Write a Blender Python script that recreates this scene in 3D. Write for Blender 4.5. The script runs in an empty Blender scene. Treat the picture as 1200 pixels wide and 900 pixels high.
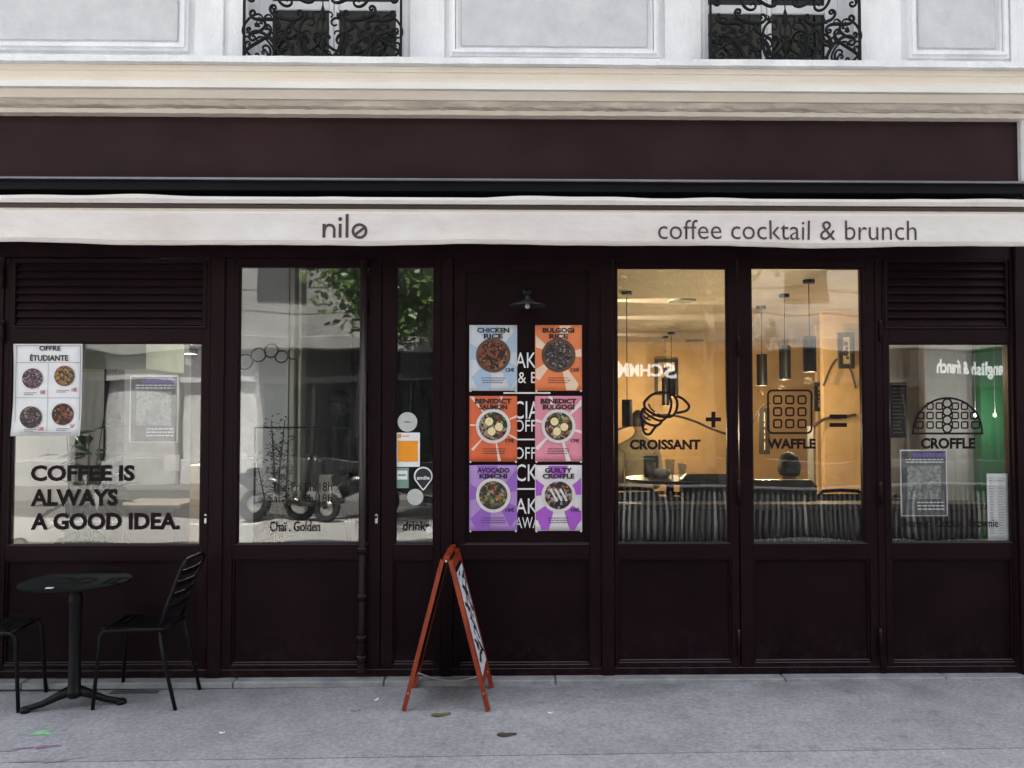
import bpy, bmesh, math, random
from mathutils import Vector, Matrix, Euler
PI = math.pi
random.seed(11)
SC = bpy.context.scene
COL = SC.collection

# ------------------------------------------------------------------ camera
FPX, CAMY, CAMZ = 966.0, -5.12, 1.67          # focal length in px of a 1200 px wide frame
PITCH, YAW = math.radians(1.9), math.radians(1.0)
cd = bpy.data.cameras.new('camera'); cam = bpy.data.objects.new('camera', cd); COL.objects.link(cam)
cd.sensor_width = 36; cd.lens = 36*FPX/1200; cd.clip_start = .05; cd.clip_end = 2000
cam.location = (0, CAMY, CAMZ); cam.rotation_euler = (PI/2+PITCH, 0, -YAW)
SC.camera = cam
CR = Euler((PI/2+PITCH, 0, -YAW)).to_matrix()

def at(px, py, Y=0.0):
    """the point of the plane y = Y that the photograph shows at (px, py)"""
    d = CR @ Vector(((px-600)/FPX, (450-py)/FPX, -1))
    t = (Y-CAMY)/d.y
    return Vector((d.x*t, Y, CAMZ+d.z*t))

def R(px0, py0, px1, py1, Y=0.0):
    mx, my = (px0+px1)/2, (py0+py1)/2
    return at(px0, my, Y).x, at(px1, my, Y).x, at(mx, py1, Y).z, at(mx, py0, Y).z

# ------------------------------------------------------------------ world, sun, exposure
SUN_DIR = Vector((-.22, 1.0, 0)).normalized()
SUN_EL = math.radians(60)
w = bpy.data.worlds.new('World'); SC.world = w; w.use_nodes = True
nt = w.node_tree; nt.nodes.clear()
out = nt.nodes.new('ShaderNodeOutputWorld'); bg = nt.nodes.new('ShaderNodeBackground')
sky = nt.nodes.new('ShaderNodeTexSky'); sky.sky_type = 'NISHITA'; sky.sun_disc = False
sky.sun_elevation = SUN_EL; sky.sun_rotation = math.atan2(SUN_DIR.x, SUN_DIR.y)
sky.air_density = 1.0; sky.dust_density = 4.0; sky.ozone_density = 1.0
hs = nt.nodes.new('ShaderNodeHueSaturation'); hs.inputs['Saturation'].default_value = .36
nt.links.new(sky.outputs[0], hs.inputs['Color']); nt.links.new(hs.outputs[0], bg.inputs[0])
bg.inputs[1].default_value = .11; nt.links.new(bg.outputs[0], out.inputs[0])
sd = bpy.data.lights.new('sun', 'SUN'); sd.energy = 5.0; sd.angle = math.radians(.5); sd.color = (1, .95, .88)
sun = bpy.data.objects.new('sun', sd); COL.objects.link(sun)
sv = Vector((SUN_DIR.x*math.cos(SUN_EL), SUN_DIR.y*math.cos(SUN_EL), math.sin(SUN_EL)))
sun.rotation_euler = (-sv).to_track_quat('-Z', 'Y').to_euler(); sun.location = (0, 6, 20)
SC.view_settings.view_transform = 'Standard'; SC.view_settings.look = 'None'
SC.view_settings.exposure = 2.3; SC.view_settings.gamma = 1
SC.render.engine = 'CYCLES'
SC.cycles.use_denoising = True
SC.cycles.max_bounces = 8; SC.cycles.transparent_max_bounces = 16
SC.cycles.sample_clamp_indirect = 6

# ------------------------------------------------------------------ materials
MATS = {}
def mat(name, col, rough=.6, var=.12, vscale=6, bump=0, bscale=60, metal=0, spec=.5, col2=None, detail=5, stretch=(1,1,1), coat=0, rvar=0):
    if name in MATS: return MATS[name]
    m = bpy.data.materials.new(name); m.use_nodes = True; n = m.node_tree; b = n.nodes['Principled BSDF']
    b.inputs['Roughness'].default_value = rough; b.inputs['Metallic'].default_value = metal
    b.inputs['Specular IOR Level'].default_value = spec; b.inputs['Coat Weight'].default_value = coat
    tc = n.nodes.new('ShaderNodeTexCoord'); mp = n.nodes.new('ShaderNodeMapping'); mp.inputs['Scale'].default_value = stretch
    n.links.new(tc.outputs['Object'], mp.inputs[0])
    no = n.nodes.new('ShaderNodeTexNoise'); no.inputs['Scale'].default_value = vscale; no.inputs['Detail'].default_value = detail; no.inputs['Roughness'].default_value = .65
    n.links.new(mp.outputs[0], no.inputs['Vector'])
    rp = n.nodes.new('ShaderNodeValToRGB')
    c2 = col2 or tuple(max(0, c*(1-2*var)) for c in col); c1 = col if col2 else tuple(min(1, c*(1+var)) for c in col)
    rp.color_ramp.elements[0].position = .3; rp.color_ramp.elements[0].color = (*c2, 1)
    rp.color_ramp.elements[1].position = .7; rp.color_ramp.elements[1].color = (*c1, 1)
    n.links.new(no.outputs[0], rp.inputs[0]); n.links.new(rp.outputs[0], b.inputs['Base Color'])
    if rvar:
        mr = n.nodes.new('ShaderNodeMapRange'); mr.inputs[1].default_value = .3; mr.inputs[2].default_value = .7
        mr.inputs[3].default_value = rough-rvar; mr.inputs[4].default_value = rough+rvar
        n.links.new(no.outputs[0], mr.inputs[0]); n.links.new(mr.outputs[0], b.inputs['Roughness'])
    if bump:
        nb = n.nodes.new('ShaderNodeTexNoise'); nb.inputs['Scale'].default_value = bscale; nb.inputs['Detail'].default_value = 4
        n.links.new(mp.outputs[0], nb.inputs['Vector'])
        bp = n.nodes.new('ShaderNodeBump'); bp.inputs['Strength'].default_value = bump; bp.inputs['Distance'].default_value = .01
        n.links.new(nb.outputs[0], bp.inputs['Height']); n.links.new(bp.outputs[0], b.inputs['Normal'])
    MATS[name] = m
    return m

def emit(name, col, st):
    m = bpy.data.materials.new(name); m.use_nodes = True; n = m.node_tree; n.nodes.clear()
    e = n.nodes.new('ShaderNodeEmission'); e.inputs[0].default_value = (*col, 1); e.inputs[1].default_value = st
    o = n.nodes.new('ShaderNodeOutputMaterial'); n.links.new(e.outputs[0], o.inputs[0]); return m

def glass_mat(name, f0=.085, tint=(.95,.96,.955), dirt=.008):
    m = bpy.data.materials.new(name); m.use_nodes = True; n = m.node_tree; n.nodes.clear(); L = n.links.new
    o = n.nodes.new('ShaderNodeOutputMaterial'); tr = n.nodes.new('ShaderNodeBsdfTransparent'); tr.inputs[0].default_value = (*tint, 1)
    gl = n.nodes.new('ShaderNodeBsdfGlossy'); gl.inputs['Roughness'].default_value = .012
    tc = n.nodes.new('ShaderNodeTexCoord'); wb = n.nodes.new('ShaderNodeTexNoise'); wb.inputs['Scale'].default_value = 1.6; wb.inputs['Detail'].default_value = 1
    L(tc.outputs['Object'], wb.inputs['Vector'])
    bp = n.nodes.new('ShaderNodeBump'); bp.inputs['Strength'].default_value = .25; bp.inputs['Distance'].default_value = .012
    L(wb.outputs[0], bp.inputs['Height']); L(bp.outputs[0], gl.inputs['Normal'])
    lw = n.nodes.new('ShaderNodeLayerWeight'); lw.inputs[0].default_value = .5
    pw = n.nodes.new('ShaderNodeMath'); pw.operation = 'POWER'; pw.inputs[1].default_value = 5; L(lw.outputs['Facing'], pw.inputs[0])
    ma = n.nodes.new('ShaderNodeMath'); ma.operation = 'MULTIPLY_ADD'; ma.inputs[1].default_value = 1-f0; ma.inputs[2].default_value = f0; L(pw.outputs[0], ma.inputs[0])
    mx = n.nodes.new('ShaderNodeMixShader'); L(ma.outputs[0], mx.inputs[0]); L(tr.outputs[0], mx.inputs[1]); L(gl.outputs[0], mx.inputs[2])
    df = n.nodes.new('ShaderNodeBsdfDiffuse'); df.inputs[0].default_value = (.7,.7,.68,1)
    mp = n.nodes.new('ShaderNodeMapping'); mp.inputs['Scale'].default_value = (9, 1, 1.4); L(tc.outputs['Object'], mp.inputs[0])
    dn = n.nodes.new('ShaderNodeTexNoise'); dn.inputs['Scale'].default_value = 3; dn.inputs['Detail'].default_value = 6; L(mp.outputs[0], dn.inputs['Vector'])
    dr = n.nodes.new('ShaderNodeMapRange'); dr.inputs[1].default_value = .4; dr.inputs[2].default_value = .75; dr.inputs[3].default_value = .003; dr.inputs[4].default_value = dirt*2
    L(dn.outputs[0], dr.inputs[0])
    m2 = n.nodes.new('ShaderNodeMixShader'); L(dr.outputs[0], m2.inputs[0]); L(mx.outputs[0], m2.inputs[1]); L(df.outputs[0], m2.inputs[2])
    L(m2.outputs[0], o.inputs[0]); return m

def cells_mat(name, cols, scale=70, rough=.5):
    """printed picture of food: cells in several colours"""
    m = bpy.data.materials.new(name); m.use_nodes = True; n = m.node_tree; b = n.nodes['Principled BSDF']; L = n.links.new
    b.inputs['Roughness'].default_value = rough
    tc = n.nodes.new('ShaderNodeTexCoord'); nz = n.nodes.new('ShaderNodeTexNoise'); nz.inputs['Scale'].default_value = scale*.5; nz.inputs['Detail'].default_value = 2
    L(tc.outputs['Object'], nz.inputs['Vector'])
    mv = n.nodes.new('ShaderNodeVectorMath'); mv.operation = 'MULTIPLY_ADD'; mv.inputs[1].default_value = (.03,.03,.03); L(nz.outputs['Color'], mv.inputs[0]); L(tc.outputs['Object'], mv.inputs[2])
    v = n.nodes.new('ShaderNodeTexVoronoi'); v.inputs['Scale'].default_value = scale; L(mv.outputs[0], v.inputs['Vector'])
    sp = n.nodes.new('ShaderNodeSeparateColor'); L(v.outputs['Color'], sp.inputs[0])
    rp = n.nodes.new('ShaderNodeValToRGB'); rp.color_ramp.interpolation = 'CONSTANT'
    els = rp.color_ramp.elements
    while len(els) < len(cols): els.new(.5)
    for i, c in enumerate(cols): els[i].position = i/len(cols); els[i].color = (*c, 1)
    L(sp.outputs[0], rp.inputs[0])
    rr = n.nodes.new('ShaderNodeMapRange'); rr.inputs[1].default_value = 0; rr.inputs[2].default_value = .012; rr.inputs[3].default_value = 1.1; rr.inputs[4].default_value = .45
    L(v.outputs['Distance'], rr.inputs[0])
    mm = n.nodes.new('ShaderNodeVectorMath'); mm.operation = 'SCALE'; L(rp.outputs[0], mm.inputs[0]); L(rr.outputs[0], mm.inputs['Scale'])
    L(mm.outputs[0], b.inputs['Base Color']); return m

def sat(*c): return tuple((x/255/12.92 if x <= 10 else ((x/255+.055)/1.055)**2.4) for x in c)

BROWN = mat('brown_paint', (.0155,.0058,.0082), .36, .22, 3, .08, 220, col2=(.0088,.0036,.0048), rvar=.08, spec=.075)
BROWND = mat('brown_paint_panel', (.0130,.0048,.0070), .40, .22, 2.2, .1, 180, col2=(.007,.0030,.0042), rvar=.08, spec=.075)
def dust_and_highlight(m, amount=.16, top=.4):
    """dust and splash marks thrown up from the pavement, plus a painted highlight on ledges"""
    n = m.node_tree; L = n.links.new; b = n.nodes['Principled BSDF']; rp = next(q for q in n.nodes if q.type == 'VALTORGB'); tc = next(q for q in n.nodes if q.type == 'TEX_COORD')
    sx = n.nodes.new('ShaderNodeSeparateXYZ'); L(tc.outputs['Object'], sx.inputs[0])
    g = n.nodes.new('ShaderNodeMapRange'); g.inputs[1].default_value = .03; g.inputs[2].default_value = top; g.inputs[3].default_value = amount; g.inputs[4].default_value = .0; L(sx.outputs['Z'], g.inputs[0])
    no = n.nodes.new('ShaderNodeTexNoise'); no.inputs['Scale'].default_value = 14; no.inputs['Detail'].default_value = 11; no.inputs['Roughness'].default_value = .75; L(tc.outputs['Object'], no.inputs['Vector'])
    r = n.nodes.new('ShaderNodeMapRange'); r.inputs[1].default_value = .47; r.inputs[2].default_value = .68; L(no.outputs[0], r.inputs[0])
    k = n.nodes.new('ShaderNodeMath'); k.operation = 'MULTIPLY'; L(g.outputs[0], k.inputs[0]); L(r.outputs[0], k.inputs[1])
    n2 = n.nodes.new('ShaderNodeTexNoise'); n2.inputs['Scale'].default_value = 55; n2.inputs['Detail'].default_value = 6; L(tc.outputs['Object'], n2.inputs['Vector'])
    r2 = n.nodes.new('ShaderNodeMapRange'); r2.inputs[1].default_value = .70; r2.inputs[2].default_value = .74; r2.inputs[3].default_value = 0; r2.inputs[4].default_value = .3; L(n2.outputs[0], r2.inputs[0])
    mx0 = n.nodes.new('ShaderNodeMath'); mx0.operation = 'MAXIMUM'; L(k.outputs[0], mx0.inputs[0]); L(r2.outputs[0], mx0.inputs[1])
    ge = n.nodes.new('ShaderNodeNewGeometry'); sn = n.nodes.new('ShaderNodeSeparateXYZ'); L(ge.outputs['Normal'], sn.inputs[0])       # paler upward faces: ledge dust and the ledge highlight, put into the colour
    up = n.nodes.new('ShaderNodeMapRange'); up.inputs[1].default_value = .5; up.inputs[2].default_value = .9; up.inputs[3].default_value = 0; up.inputs[4].default_value = .9; L(sn.outputs['Z'], up.inputs[0])
    mx1 = n.nodes.new('ShaderNodeMath'); mx1.operation = 'MAXIMUM'; L(mx0.outputs[0], mx1.inputs[0]); L(up.outputs[0], mx1.inputs[1])
    mx = n.nodes.new('ShaderNodeMixRGB'); mx.inputs[2].default_value = (.10,.088,.095,1); L(mx1.outputs[0], mx.inputs[0]); L(rp.outputs[0], mx.inputs[1]); L(mx.outputs[0], b.inputs['Base Color'])
dust_and_highlight(BROWN); dust_and_highlight(BROWND)
FASCIA = mat('fascia_paint', (.036,.0165,.018), .5, spec=.12, var=.2, vscale=1.1, bump=.06, bscale=150, col2=(.018,.0085,.0105))# .2, 1.1, .06, 150, col2=(.026,.0145,.018))
BLACK = mat('black_metal', (.007,.007,.008), .42, .2, 8, .03, 300, spec=.2)
BLACKM = mat('black_matt', (.006,.006,.007), .75, .2, 8, spec=.15)
GLASS = glass_mat('shop_glass')
VINYL = mat('brown_vinyl', (.016,.009,.012), .6, .05, 9, spec=.1)
WVINYL = mat('white_vinyl', (.75,.75,.75), .5, .05, 9)
PAPER = mat('paper', (.78,.78,.8), .6, .03, 9, .05, 30)
INK = mat('black_ink', (.015,.013,.016), .6, .05, 9)
STONE = mat('painted_stone', (.86,.86,.875), .8, .1, 2.6, .6, 50, col2=(.66,.67,.69), detail=12, rvar=.05, stretch=(1.6,1,.7))
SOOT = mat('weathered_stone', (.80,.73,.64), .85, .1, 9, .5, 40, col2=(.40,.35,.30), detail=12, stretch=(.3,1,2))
CREAM = mat('cream_stone', (.86,.79,.71), .8, .08, 4, .3, 80, col2=(.78,.69,.59), detail=8, stretch=(.4,1,1))
WSTONE = mat('white_stone_moulding', (.88,.86,.83), .8, .08, 4, .3, 80, col2=(.74,.72,.69), detail=8, stretch=(.4,1,1.2))
AWN = mat('awning_cloth', (.76,.73,.715), .85, .06, 2.2, .8, 9, col2=(.62,.565,.535), detail=9, stretch=(.6,1,1.2))
IRON = mat('wrought_iron', (.009,.009,.010), .5, .25, 30, .2, 200, spec=.15)

# ------------------------------------------------------------------ mesh helpers
class MB:
    def __init__(s): s.bm = bmesh.new()
    def box(s, x0, x1, y0, y1, z0, z1, bev=0):
        r = bmesh.ops.create_cube(s.bm, size=1)['verts']
        for v in r: v.co = Vector((x0+(v.co.x+.5)*(x1-x0), y0+(v.co.y+.5)*(y1-y0), z0+(v.co.z+.5)*(z1-z0)))
        if bev:
            ed = list({e for v in r for e in v.link_edges})
            bmesh.ops.bevel(s.bm, geom=ed, offset=bev, segments=1, affect='EDGES')
        return s
    def obox(s, a, b, wx, wy, up=Vector((0,0,1))):
        """box-section bar from a to b; wx across, wy along 'up'"""
        a, b = Vector(a), Vector(b); d = (b-a).normalized(); u = up
        if abs(d.dot(u)) > .98: u = Vector((0,1,0))
        sx = d.cross(u).normalized(); u = sx.cross(d).normalized(); vs = []
        for p in (a, b):
            for i, j in ((-1,-1),(1,-1),(1,1),(-1,1)): vs.append(s.bm.verts.new(p+sx*wx/2*i+u*wy/2*j))
        for q in ((0,3,2,1),(4,5,6,7),(0,1,5,4),(1,2,6,5),(2,3,7,6),(3,0,4,7)): s.bm.faces.new([vs[k] for k in q])
        return s
    def tube(s, pts, r, n=8, cap=True, flat=None, closed=False):
        pts = [Vector(p) for p in pts]; N = len(pts); rs = r if isinstance(r, (list, tuple)) else [r]*N
        rings = []; ref = Vector((0,0,1)); prev = None
        for i, p in enumerate(pts):
            if closed: d = pts[(i+1) % N]-pts[i-1]
            else: d = pts[min(i+1, N-1)]-pts[max(i-1, 0)]
            d.normalize()
            if prev is None:
                a = d.cross(ref)
                if a.length < .1: a = d.cross(Vector((0,1,0)))
                a.normalize()
            else:
                a = prev-d*prev.dot(d); a.normalize()
            prev = a; b = d.cross(a).normalized(); ring = []
            for k in range(n):
                t = 2*PI*k/n; o = a*math.cos(t)*rs[i]+b*math.sin(t)*rs[i]
                if flat: o = Vector((o.x, o.y*flat, o.z))
                ring.append(s.bm.verts.new(p+o))
            rings.append(ring)
        rng = range(N) if closed else range(N-1)
        for i in rng:
            A, B = rings[i], rings[(i+1) % N]
            for k in range(n): s.bm.faces.new((A[k], A[(k+1)%n], B[(k+1)%n], B[k]))
        if cap and not closed: s.bm.faces.new(rings[0][::-1]); s.bm.faces.new(rings[-1])
        return s
    def lathe(s, c, prof, n=24, axis='z'):
        c = Vector(c); rings = []
        for r, h in prof:
            ring = []
            for k in range(n):
                t = 2*PI*k/n
                o = Vector((r*math.cos(t), r*math.sin(t), h)) if axis == 'z' else Vector((r*math.cos(t), h, r*math.sin(t)))
                ring.append(s.bm.verts.new(c+o))
            rings.append(ring)
        for A, B in zip(rings, rings[1:]):
            for k in range(n): s.bm.faces.new((A[k], A[(k+1)%n], B[(k+1)%n], B[k]))
        if prof[0][0] > 0: s.bm.faces.new(rings[0][::-1])
        if prof[-1][0] > 0: s.bm.faces.new(rings[-1])
        return s
    def sweep(s, prof, x0, x1, n=1, wob=0, seed=0):
        """extrude a (y,z) profile along x, with uneven edges if wob"""
        rnd = random.Random(seed); rows = []
        for i in range(n+1):
            x = x0+(x1-x0)*i/n
            rows.append([s.bm.verts.new((x, y+rnd.uniform(-wob, wob)*f, z+rnd.uniform(-wob, wob)*f)) for y, z, f in [(p+(1,))[:3] if len(p) == 2 else p for p in prof]])
        m = len(prof)
        for A, B in zip(rows, rows[1:]):
            for k in range(m): s.bm.faces.new((A[k], A[(k+1)%m], B[(k+1)%m], B[k]))
        s.bm.faces.new(rows[0][::-1]); s.bm.faces.new(rows[-1]); return s
    def quad(s, *p): s.bm.faces.new([s.bm.verts.new(q) for q in p]); return s
    def poly(s, pts): return s.quad(*pts)
    def disc(s, c, r, n=32, y=None, r0=0):
        cx, cz = c
        o = [s.bm.verts.new((cx+r*math.cos(2*PI*k/n), y, cz+r*math.sin(2*PI*k/n))) for k in range(n)]
        if r0:
            i_ = [s.bm.verts.new((cx+r0*math.cos(2*PI*k/n), y, cz+r0*math.sin(2*PI*k/n))) for k in range(n)]
            for k in range(n): s.bm.faces.new((o[k], o[(k+1)%n], i_[(k+1)%n], i_[k]))
        else: s.bm.faces.new(o)
        return s
    def stroke(s, pts, wd, y, closed=False):
        """flat ribbon in the x-z plane along a polyline, mitred"""
        P = [Vector((p[0], p[1])) for p in pts]; N = len(P); L, Rr = [], []
        for i in range(N):
            if closed: a, b = P[i]-P[i-1], P[(i+1)%N]-P[i]
            else:
                a = P[i]-P[i-1] if i else P[1]-P[0]
                b = P[i+1]-P[i] if i < N-1 else P[i]-P[i-1]
            a = a.normalized(); b = b.normalized(); n1 = Vector((-a.y, a.x)); n2 = Vector((-b.y, b.x)); m = (n1+n2)
            m = m.normalized() if m.length > .01 else n1
            k = wd/2/max(.4, m.dot(n1)); q = P[i]
            L.append(s.bm.verts.new((q.x+m.x*k, y, q.y+m.y*k))); Rr.append(s.bm.verts.new((q.x-m.x*k, y, q.y-m.y*k)))
        for i in range(N if closed else N-1):
            j = (i+1) % N; s.bm.faces.new((L[i], L[j], Rr[j], Rr[i]))
        return s
    def build(s, name, m, parent=None, smooth=False, kind=None):
        bmesh.ops.recalc_face_normals(s.bm, faces=s.bm.faces)
        me = bpy.data.meshes.new(name); s.bm.to_mesh(me); s.bm.free()
        if smooth:
            for p in me.polygons: p.use_smooth = True
        for q in (m if isinstance(m, list) else [m]): me.materials.append(q)
        return link(name, me, parent, kind)

def link(name, me, parent=None, kind=None):
    o = bpy.data.objects.new(name, me); COL.objects.link(o)
    if parent is not None:
        o.parent = parent
        if parent.type == 'EMPTY': o.matrix_parent_inverse = Matrix.Translation(-Vector(parent['at'])) if 'at' in parent else Matrix()
    if kind: o['kind'] = kind
    return o

def tag(o, label, cat, group=None, kind=None):
    o['label'] = label; o['category'] = cat
    if group: o['group'] = group
    if kind: o['kind'] = kind
    return o

def thing(name, label, cat, loc=(0,0,0), group=None):
    """parts are modelled in world coordinates; the Empty stands at the base"""
    o = bpy.data.objects.new(name, None); COL.objects.link(o); o.location = loc; o['at'] = tuple(loc); o.empty_display_size = .1
    return tag(o, label, cat, group)

def dup(root, loc, label=None, rotz=0):
    r = root.copy(); COL.objects.link(r); r.location = loc; r.rotation_euler = (0,0,rotz)
    if label: r['label'] = label
    for ch in list(root.children):
        c = ch.copy(); COL.objects.link(c); c.parent = r; c.matrix_parent_inverse = ch.matrix_parent_inverse.copy()
        for g in ch.children:
            d = g.copy(); COL.objects.link(d); d.parent = c; d.matrix_parent_inverse = g.matrix_parent_inverse.copy()
    return r

def struct(name, mb, m, smooth=False):
    return mb.build(name, m, None, smooth, 'structure')

def text_bm(body, x0, x1, z0, z1, y, bold=0, mirror=False, spacing=1.0, mb=None, rot=0):
    """built-in face, fitted to the box; appended to a bmesh as flat faces facing -y"""
    cu = bpy.data.curves.new('t', 'FONT'); cu.body = body; cu.size = 1; cu.resolution_u = 3; cu.offset = bold; cu.space_character = spacing
    o = bpy.data.objects.new('t', cu); COL.objects.link(o)
    dg = bpy.context.evaluated_depsgraph_get(); me = bpy.data.meshes.new_from_object(o.evaluated_get(dg))
    bpy.data.objects.remove(o); bpy.data.curves.remove(cu)
    xs = [v.co.x for v in me.vertices]; ys = [v.co.y for v in me.vertices]
    a, b, c, d = min(xs), max(xs), min(ys), max(ys); mb = mb or MB(); base = len(mb.bm.verts)
    cx, cz = (x0+x1)/2, (z0+z1)/2
    for v in me.vertices:
        t = (v.co.x-a)/(b-a)
        if mirror: t = 1-t
        X = x0+t*(x1-x0)-cx; Z = z0+(v.co.y-c)/(d-c)*(z1-z0)-cz
        v.co = (cx+X*math.cos(rot)-Z*math.sin(rot), y, cz+X*math.sin(rot)+Z*math.cos(rot))
    mb.bm.from_mesh(me); bpy.data.meshes.remove(me); return mb

def text_px(body, px0, py0, px1, py1, Y, bold=0, **k):
    """text fitted to a box measured in the photograph, on the plane y=Y"""
    x0, x1, z0, z1 = R(px0, py0, px1, py1, Y)
    return text_bm(body, x0, x1, z0, z1, Y, bold, **k)

# ------------------------------------------------------------------ ground
def pavement_mat(name, c1, c2):
    m = mat(name, c1, .88, .1, .9, 0, 260, col2=c2, detail=12, spec=.3); n = m.node_tree; L = n.links.new; b = n.nodes['Principled BSDF']
    tc = next(q for q in n.nodes if q.type == 'TEX_COORD'); rp = next(q for q in n.nodes if q.type == 'VALTORGB')
    def noise(sc, det, lo, hi, a, b_):
        q = n.nodes.new('ShaderNodeTexNoise'); q.inputs['Scale'].default_value = sc; q.inputs['Detail'].default_value = det; L(tc.outputs['Object'], q.inputs['Vector'])
        r = n.nodes.new('ShaderNodeMapRange'); r.inputs[1].default_value = lo; r.inputs[2].default_value = hi; r.inputs[3].default_value = a; r.inputs[4].default_value = b_; L(q.outputs[0], r.inputs[0]); return r.outputs[0]
    v = n.nodes.new('ShaderNodeTexVoronoi'); v.inputs['Scale'].default_value = 190; L(tc.outputs['Object'], v.inputs['Vector'])
    sp = n.nodes.new('ShaderNodeSeparateColor'); L(v.outputs['Color'], sp.inputs[0])
    r1 = n.nodes.new('ShaderNodeMapRange'); r1.inputs[3].default_value = .84; r1.inputs[4].default_value = 1.16; L(sp.outputs[0], r1.inputs[0])
    f = r1.outputs[0]
    for o in (noise(38, 3, .35, .65, .86, 1.1), noise(4.5, 8, .38, .62, .93, 1.05), noise(.8, 4, .35, .65, .95, 1.06)):
        k = n.nodes.new('ShaderNodeMath'); k.operation = 'MULTIPLY'; L(f, k.inputs[0]); L(o, k.inputs[1]); f = k.outputs[0]
    # fine cracks and dark spots
    c = n.nodes.new('ShaderNodeTexNoise'); c.inputs['Scale'].default_value = 9; c.inputs['Detail'].default_value = 10; L(tc.outputs['Object'], c.inputs['Vector'])
    r = n.nodes.new('ShaderNodeMapRange'); r.inputs[1].default_value = .30; r.inputs[2].default_value = .36; r.inputs[3].default_value = .86; r.inputs[4].default_value = 1; L(c.outputs[0], r.inputs[0])
    k = n.nodes.new('ShaderNodeMath'); k.operation = 'MULTIPLY'; L(f, k.inputs[0]); L(r.outputs[0], k.inputs[1])
    # damp and trodden patches along the wall
    sx = n.nodes.new('ShaderNodeSeparateXYZ'); L(tc.outputs['Object'], sx.inputs[0])
    yr = n.nodes.new('ShaderNodeMapRange'); yr.inputs[1].default_value = -.55; yr.inputs[2].default_value = -.12; L(sx.outputs['Y'], yr.inputs[0])
    st_n = noise(1.7, 7, .42, .6, 0, .34); k2 = n.nodes.new('ShaderNodeMath'); k2.operation = 'MULTIPLY'; L(yr.outputs[0], k2.inputs[0]); L(st_n, k2.inputs[1])
    k3 = n.nodes.new('ShaderNodeMath'); k3.operation = 'SUBTRACT'; k3.inputs[0].default_value = 1; L(k2.outputs[0], k3.inputs[1])
    k4 = n.nodes.new('ShaderNodeMath'); k4.operation = 'MULTIPLY'; L(k.outputs[0], k4.inputs[0]); L(k3.outputs[0], k4.inputs[1]); k = k4
    # trodden gum spots
    v2 = n.nodes.new('ShaderNodeTexVoronoi'); v2.inputs['Scale'].default_value = 5.5; L(tc.outputs['Object'], v2.inputs['Vector'])
    gs = n.nodes.new('ShaderNodeMapRange'); gs.inputs[1].default_value = .07; gs.inputs[2].default_value = .085; gs.inputs[3].default_value = .8; gs.inputs[4].default_value = 1; L(v2.outputs['Distance'], gs.inputs[0])
    k5 = n.nodes.new('ShaderNodeMath'); k5.operation = 'MULTIPLY'; L(k.outputs[0], k5.inputs[0]); L(gs.outputs[0], k5.inputs[1]); k = k5
    sc = n.nodes.new('ShaderNodeVectorMath'); sc.operation = 'SCALE'; L(rp.outputs[0], sc.inputs[0]); L(k.outputs[0], sc.inputs['Scale']); L(sc.outputs[0], b.inputs['Base Color'])
    bp = n.nodes.new('ShaderNodeBump'); bp.inputs['Strength'].default_value = .6; bp.inputs['Distance'].default_value = .004; L(v.outputs['Distance'], bp.inputs['Height']); L(bp.outputs[0], b.inputs['Normal'])
    return m
GREY = pavement_mat('asphalt', (.385,.38,.395), (.31,.309,.323)); GREY2 = pavement_mat('kerb_asphalt', (.41,.406,.42), (.345,.344,.357))
ROAD = mat('road_asphalt', (.42,.41,.39), .8, .1, .8, .4, 150, col2=(.32,.315,.3), detail=9)
struct('ground', MB().box(-400, 400, -400, 400, -.5, -.16), mat('far_ground', (.2,.2,.19), .9, .1, .2))
struct('road', MB().box(-60, 60, -8.9, -3.9, -.158, -.12), ROAD)
struct('road_far_lane', MB().box(-60, 60, -10.2, -8.901, -.158, -.121), mat('dark_asphalt', (.09,.09,.092), .8, .1, .8, .4, 150))
def GZ(x): return .011+.0072*max(-4, min(4, x))          # the pavement climbs slightly to the right
def GP_(px, py, lift=0):
    """the point of the pavement that the photograph shows at (px, py)"""
    z = .01
    for _ in range(6):
        d = CR @ Vector(((px-600)/FPX, (450-py)/FPX, -1)); t = (z-CAMZ)/d.z; q = Vector((d.x*t, CAMY+d.y*t, 0)); z = GZ(q.x)
    q.z = z+lift; return q
def slab(name, y0, y1, dz, m):
    mb = MB(); rows = []
    for x in [-30]+[-4+k for k in range(9)]+[30]: rows.append([mb.bm.verts.new(p) for p in ((x,y0,-.155),(x,y1,-.155),(x,y1,GZ(x)+dz),(x,y0,GZ(x)+dz))])
    for A, B in zip(rows, rows[1:]):
        for k in range(4): mb.bm.faces.new((A[k], A[(k+1)%4], B[(k+1)%4], B[k]))
    mb.bm.faces.new(rows[0]); mb.bm.faces.new(rows[-1]); return struct(name, mb, m)
JY = -1.085
slab('pavement', JY+.003, .1, 0, GREY); slab('pavement_outer', -3.7, JY-.004, -.001, GREY2); slab('pavement_joint', JY-.005, JY+.004, -.012, mat('joint_dirt', (.03,.03,.03), .95))
for i in range(24): struct('kerb', MB().box(-24+i*2+.004, -22+i*2-.004, -3.9, -3.7, -.156, .002, .012), mat('granite', (.34,.34,.35), .8, .15, 30, .2, 200))
struct('pavement_opposite', MB().box(-30, 30, -14, -10.2, -.155, 0), mat('opposite_paving', (.16,.158,.15), .85, .1, 1.2))
struct('road_marking', MB().box(-30, 30, -5.4, -5.28, -.119, -.116), mat('road_paint', (.7,.7,.68), .7, .1, 6))
for k in range(9): struct('road_marking', MB().box(-9.6+k*2.3, -8.4+k*2.3, -8.35, -8.23, -.119, -.116), MATS['road_paint'])

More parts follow.
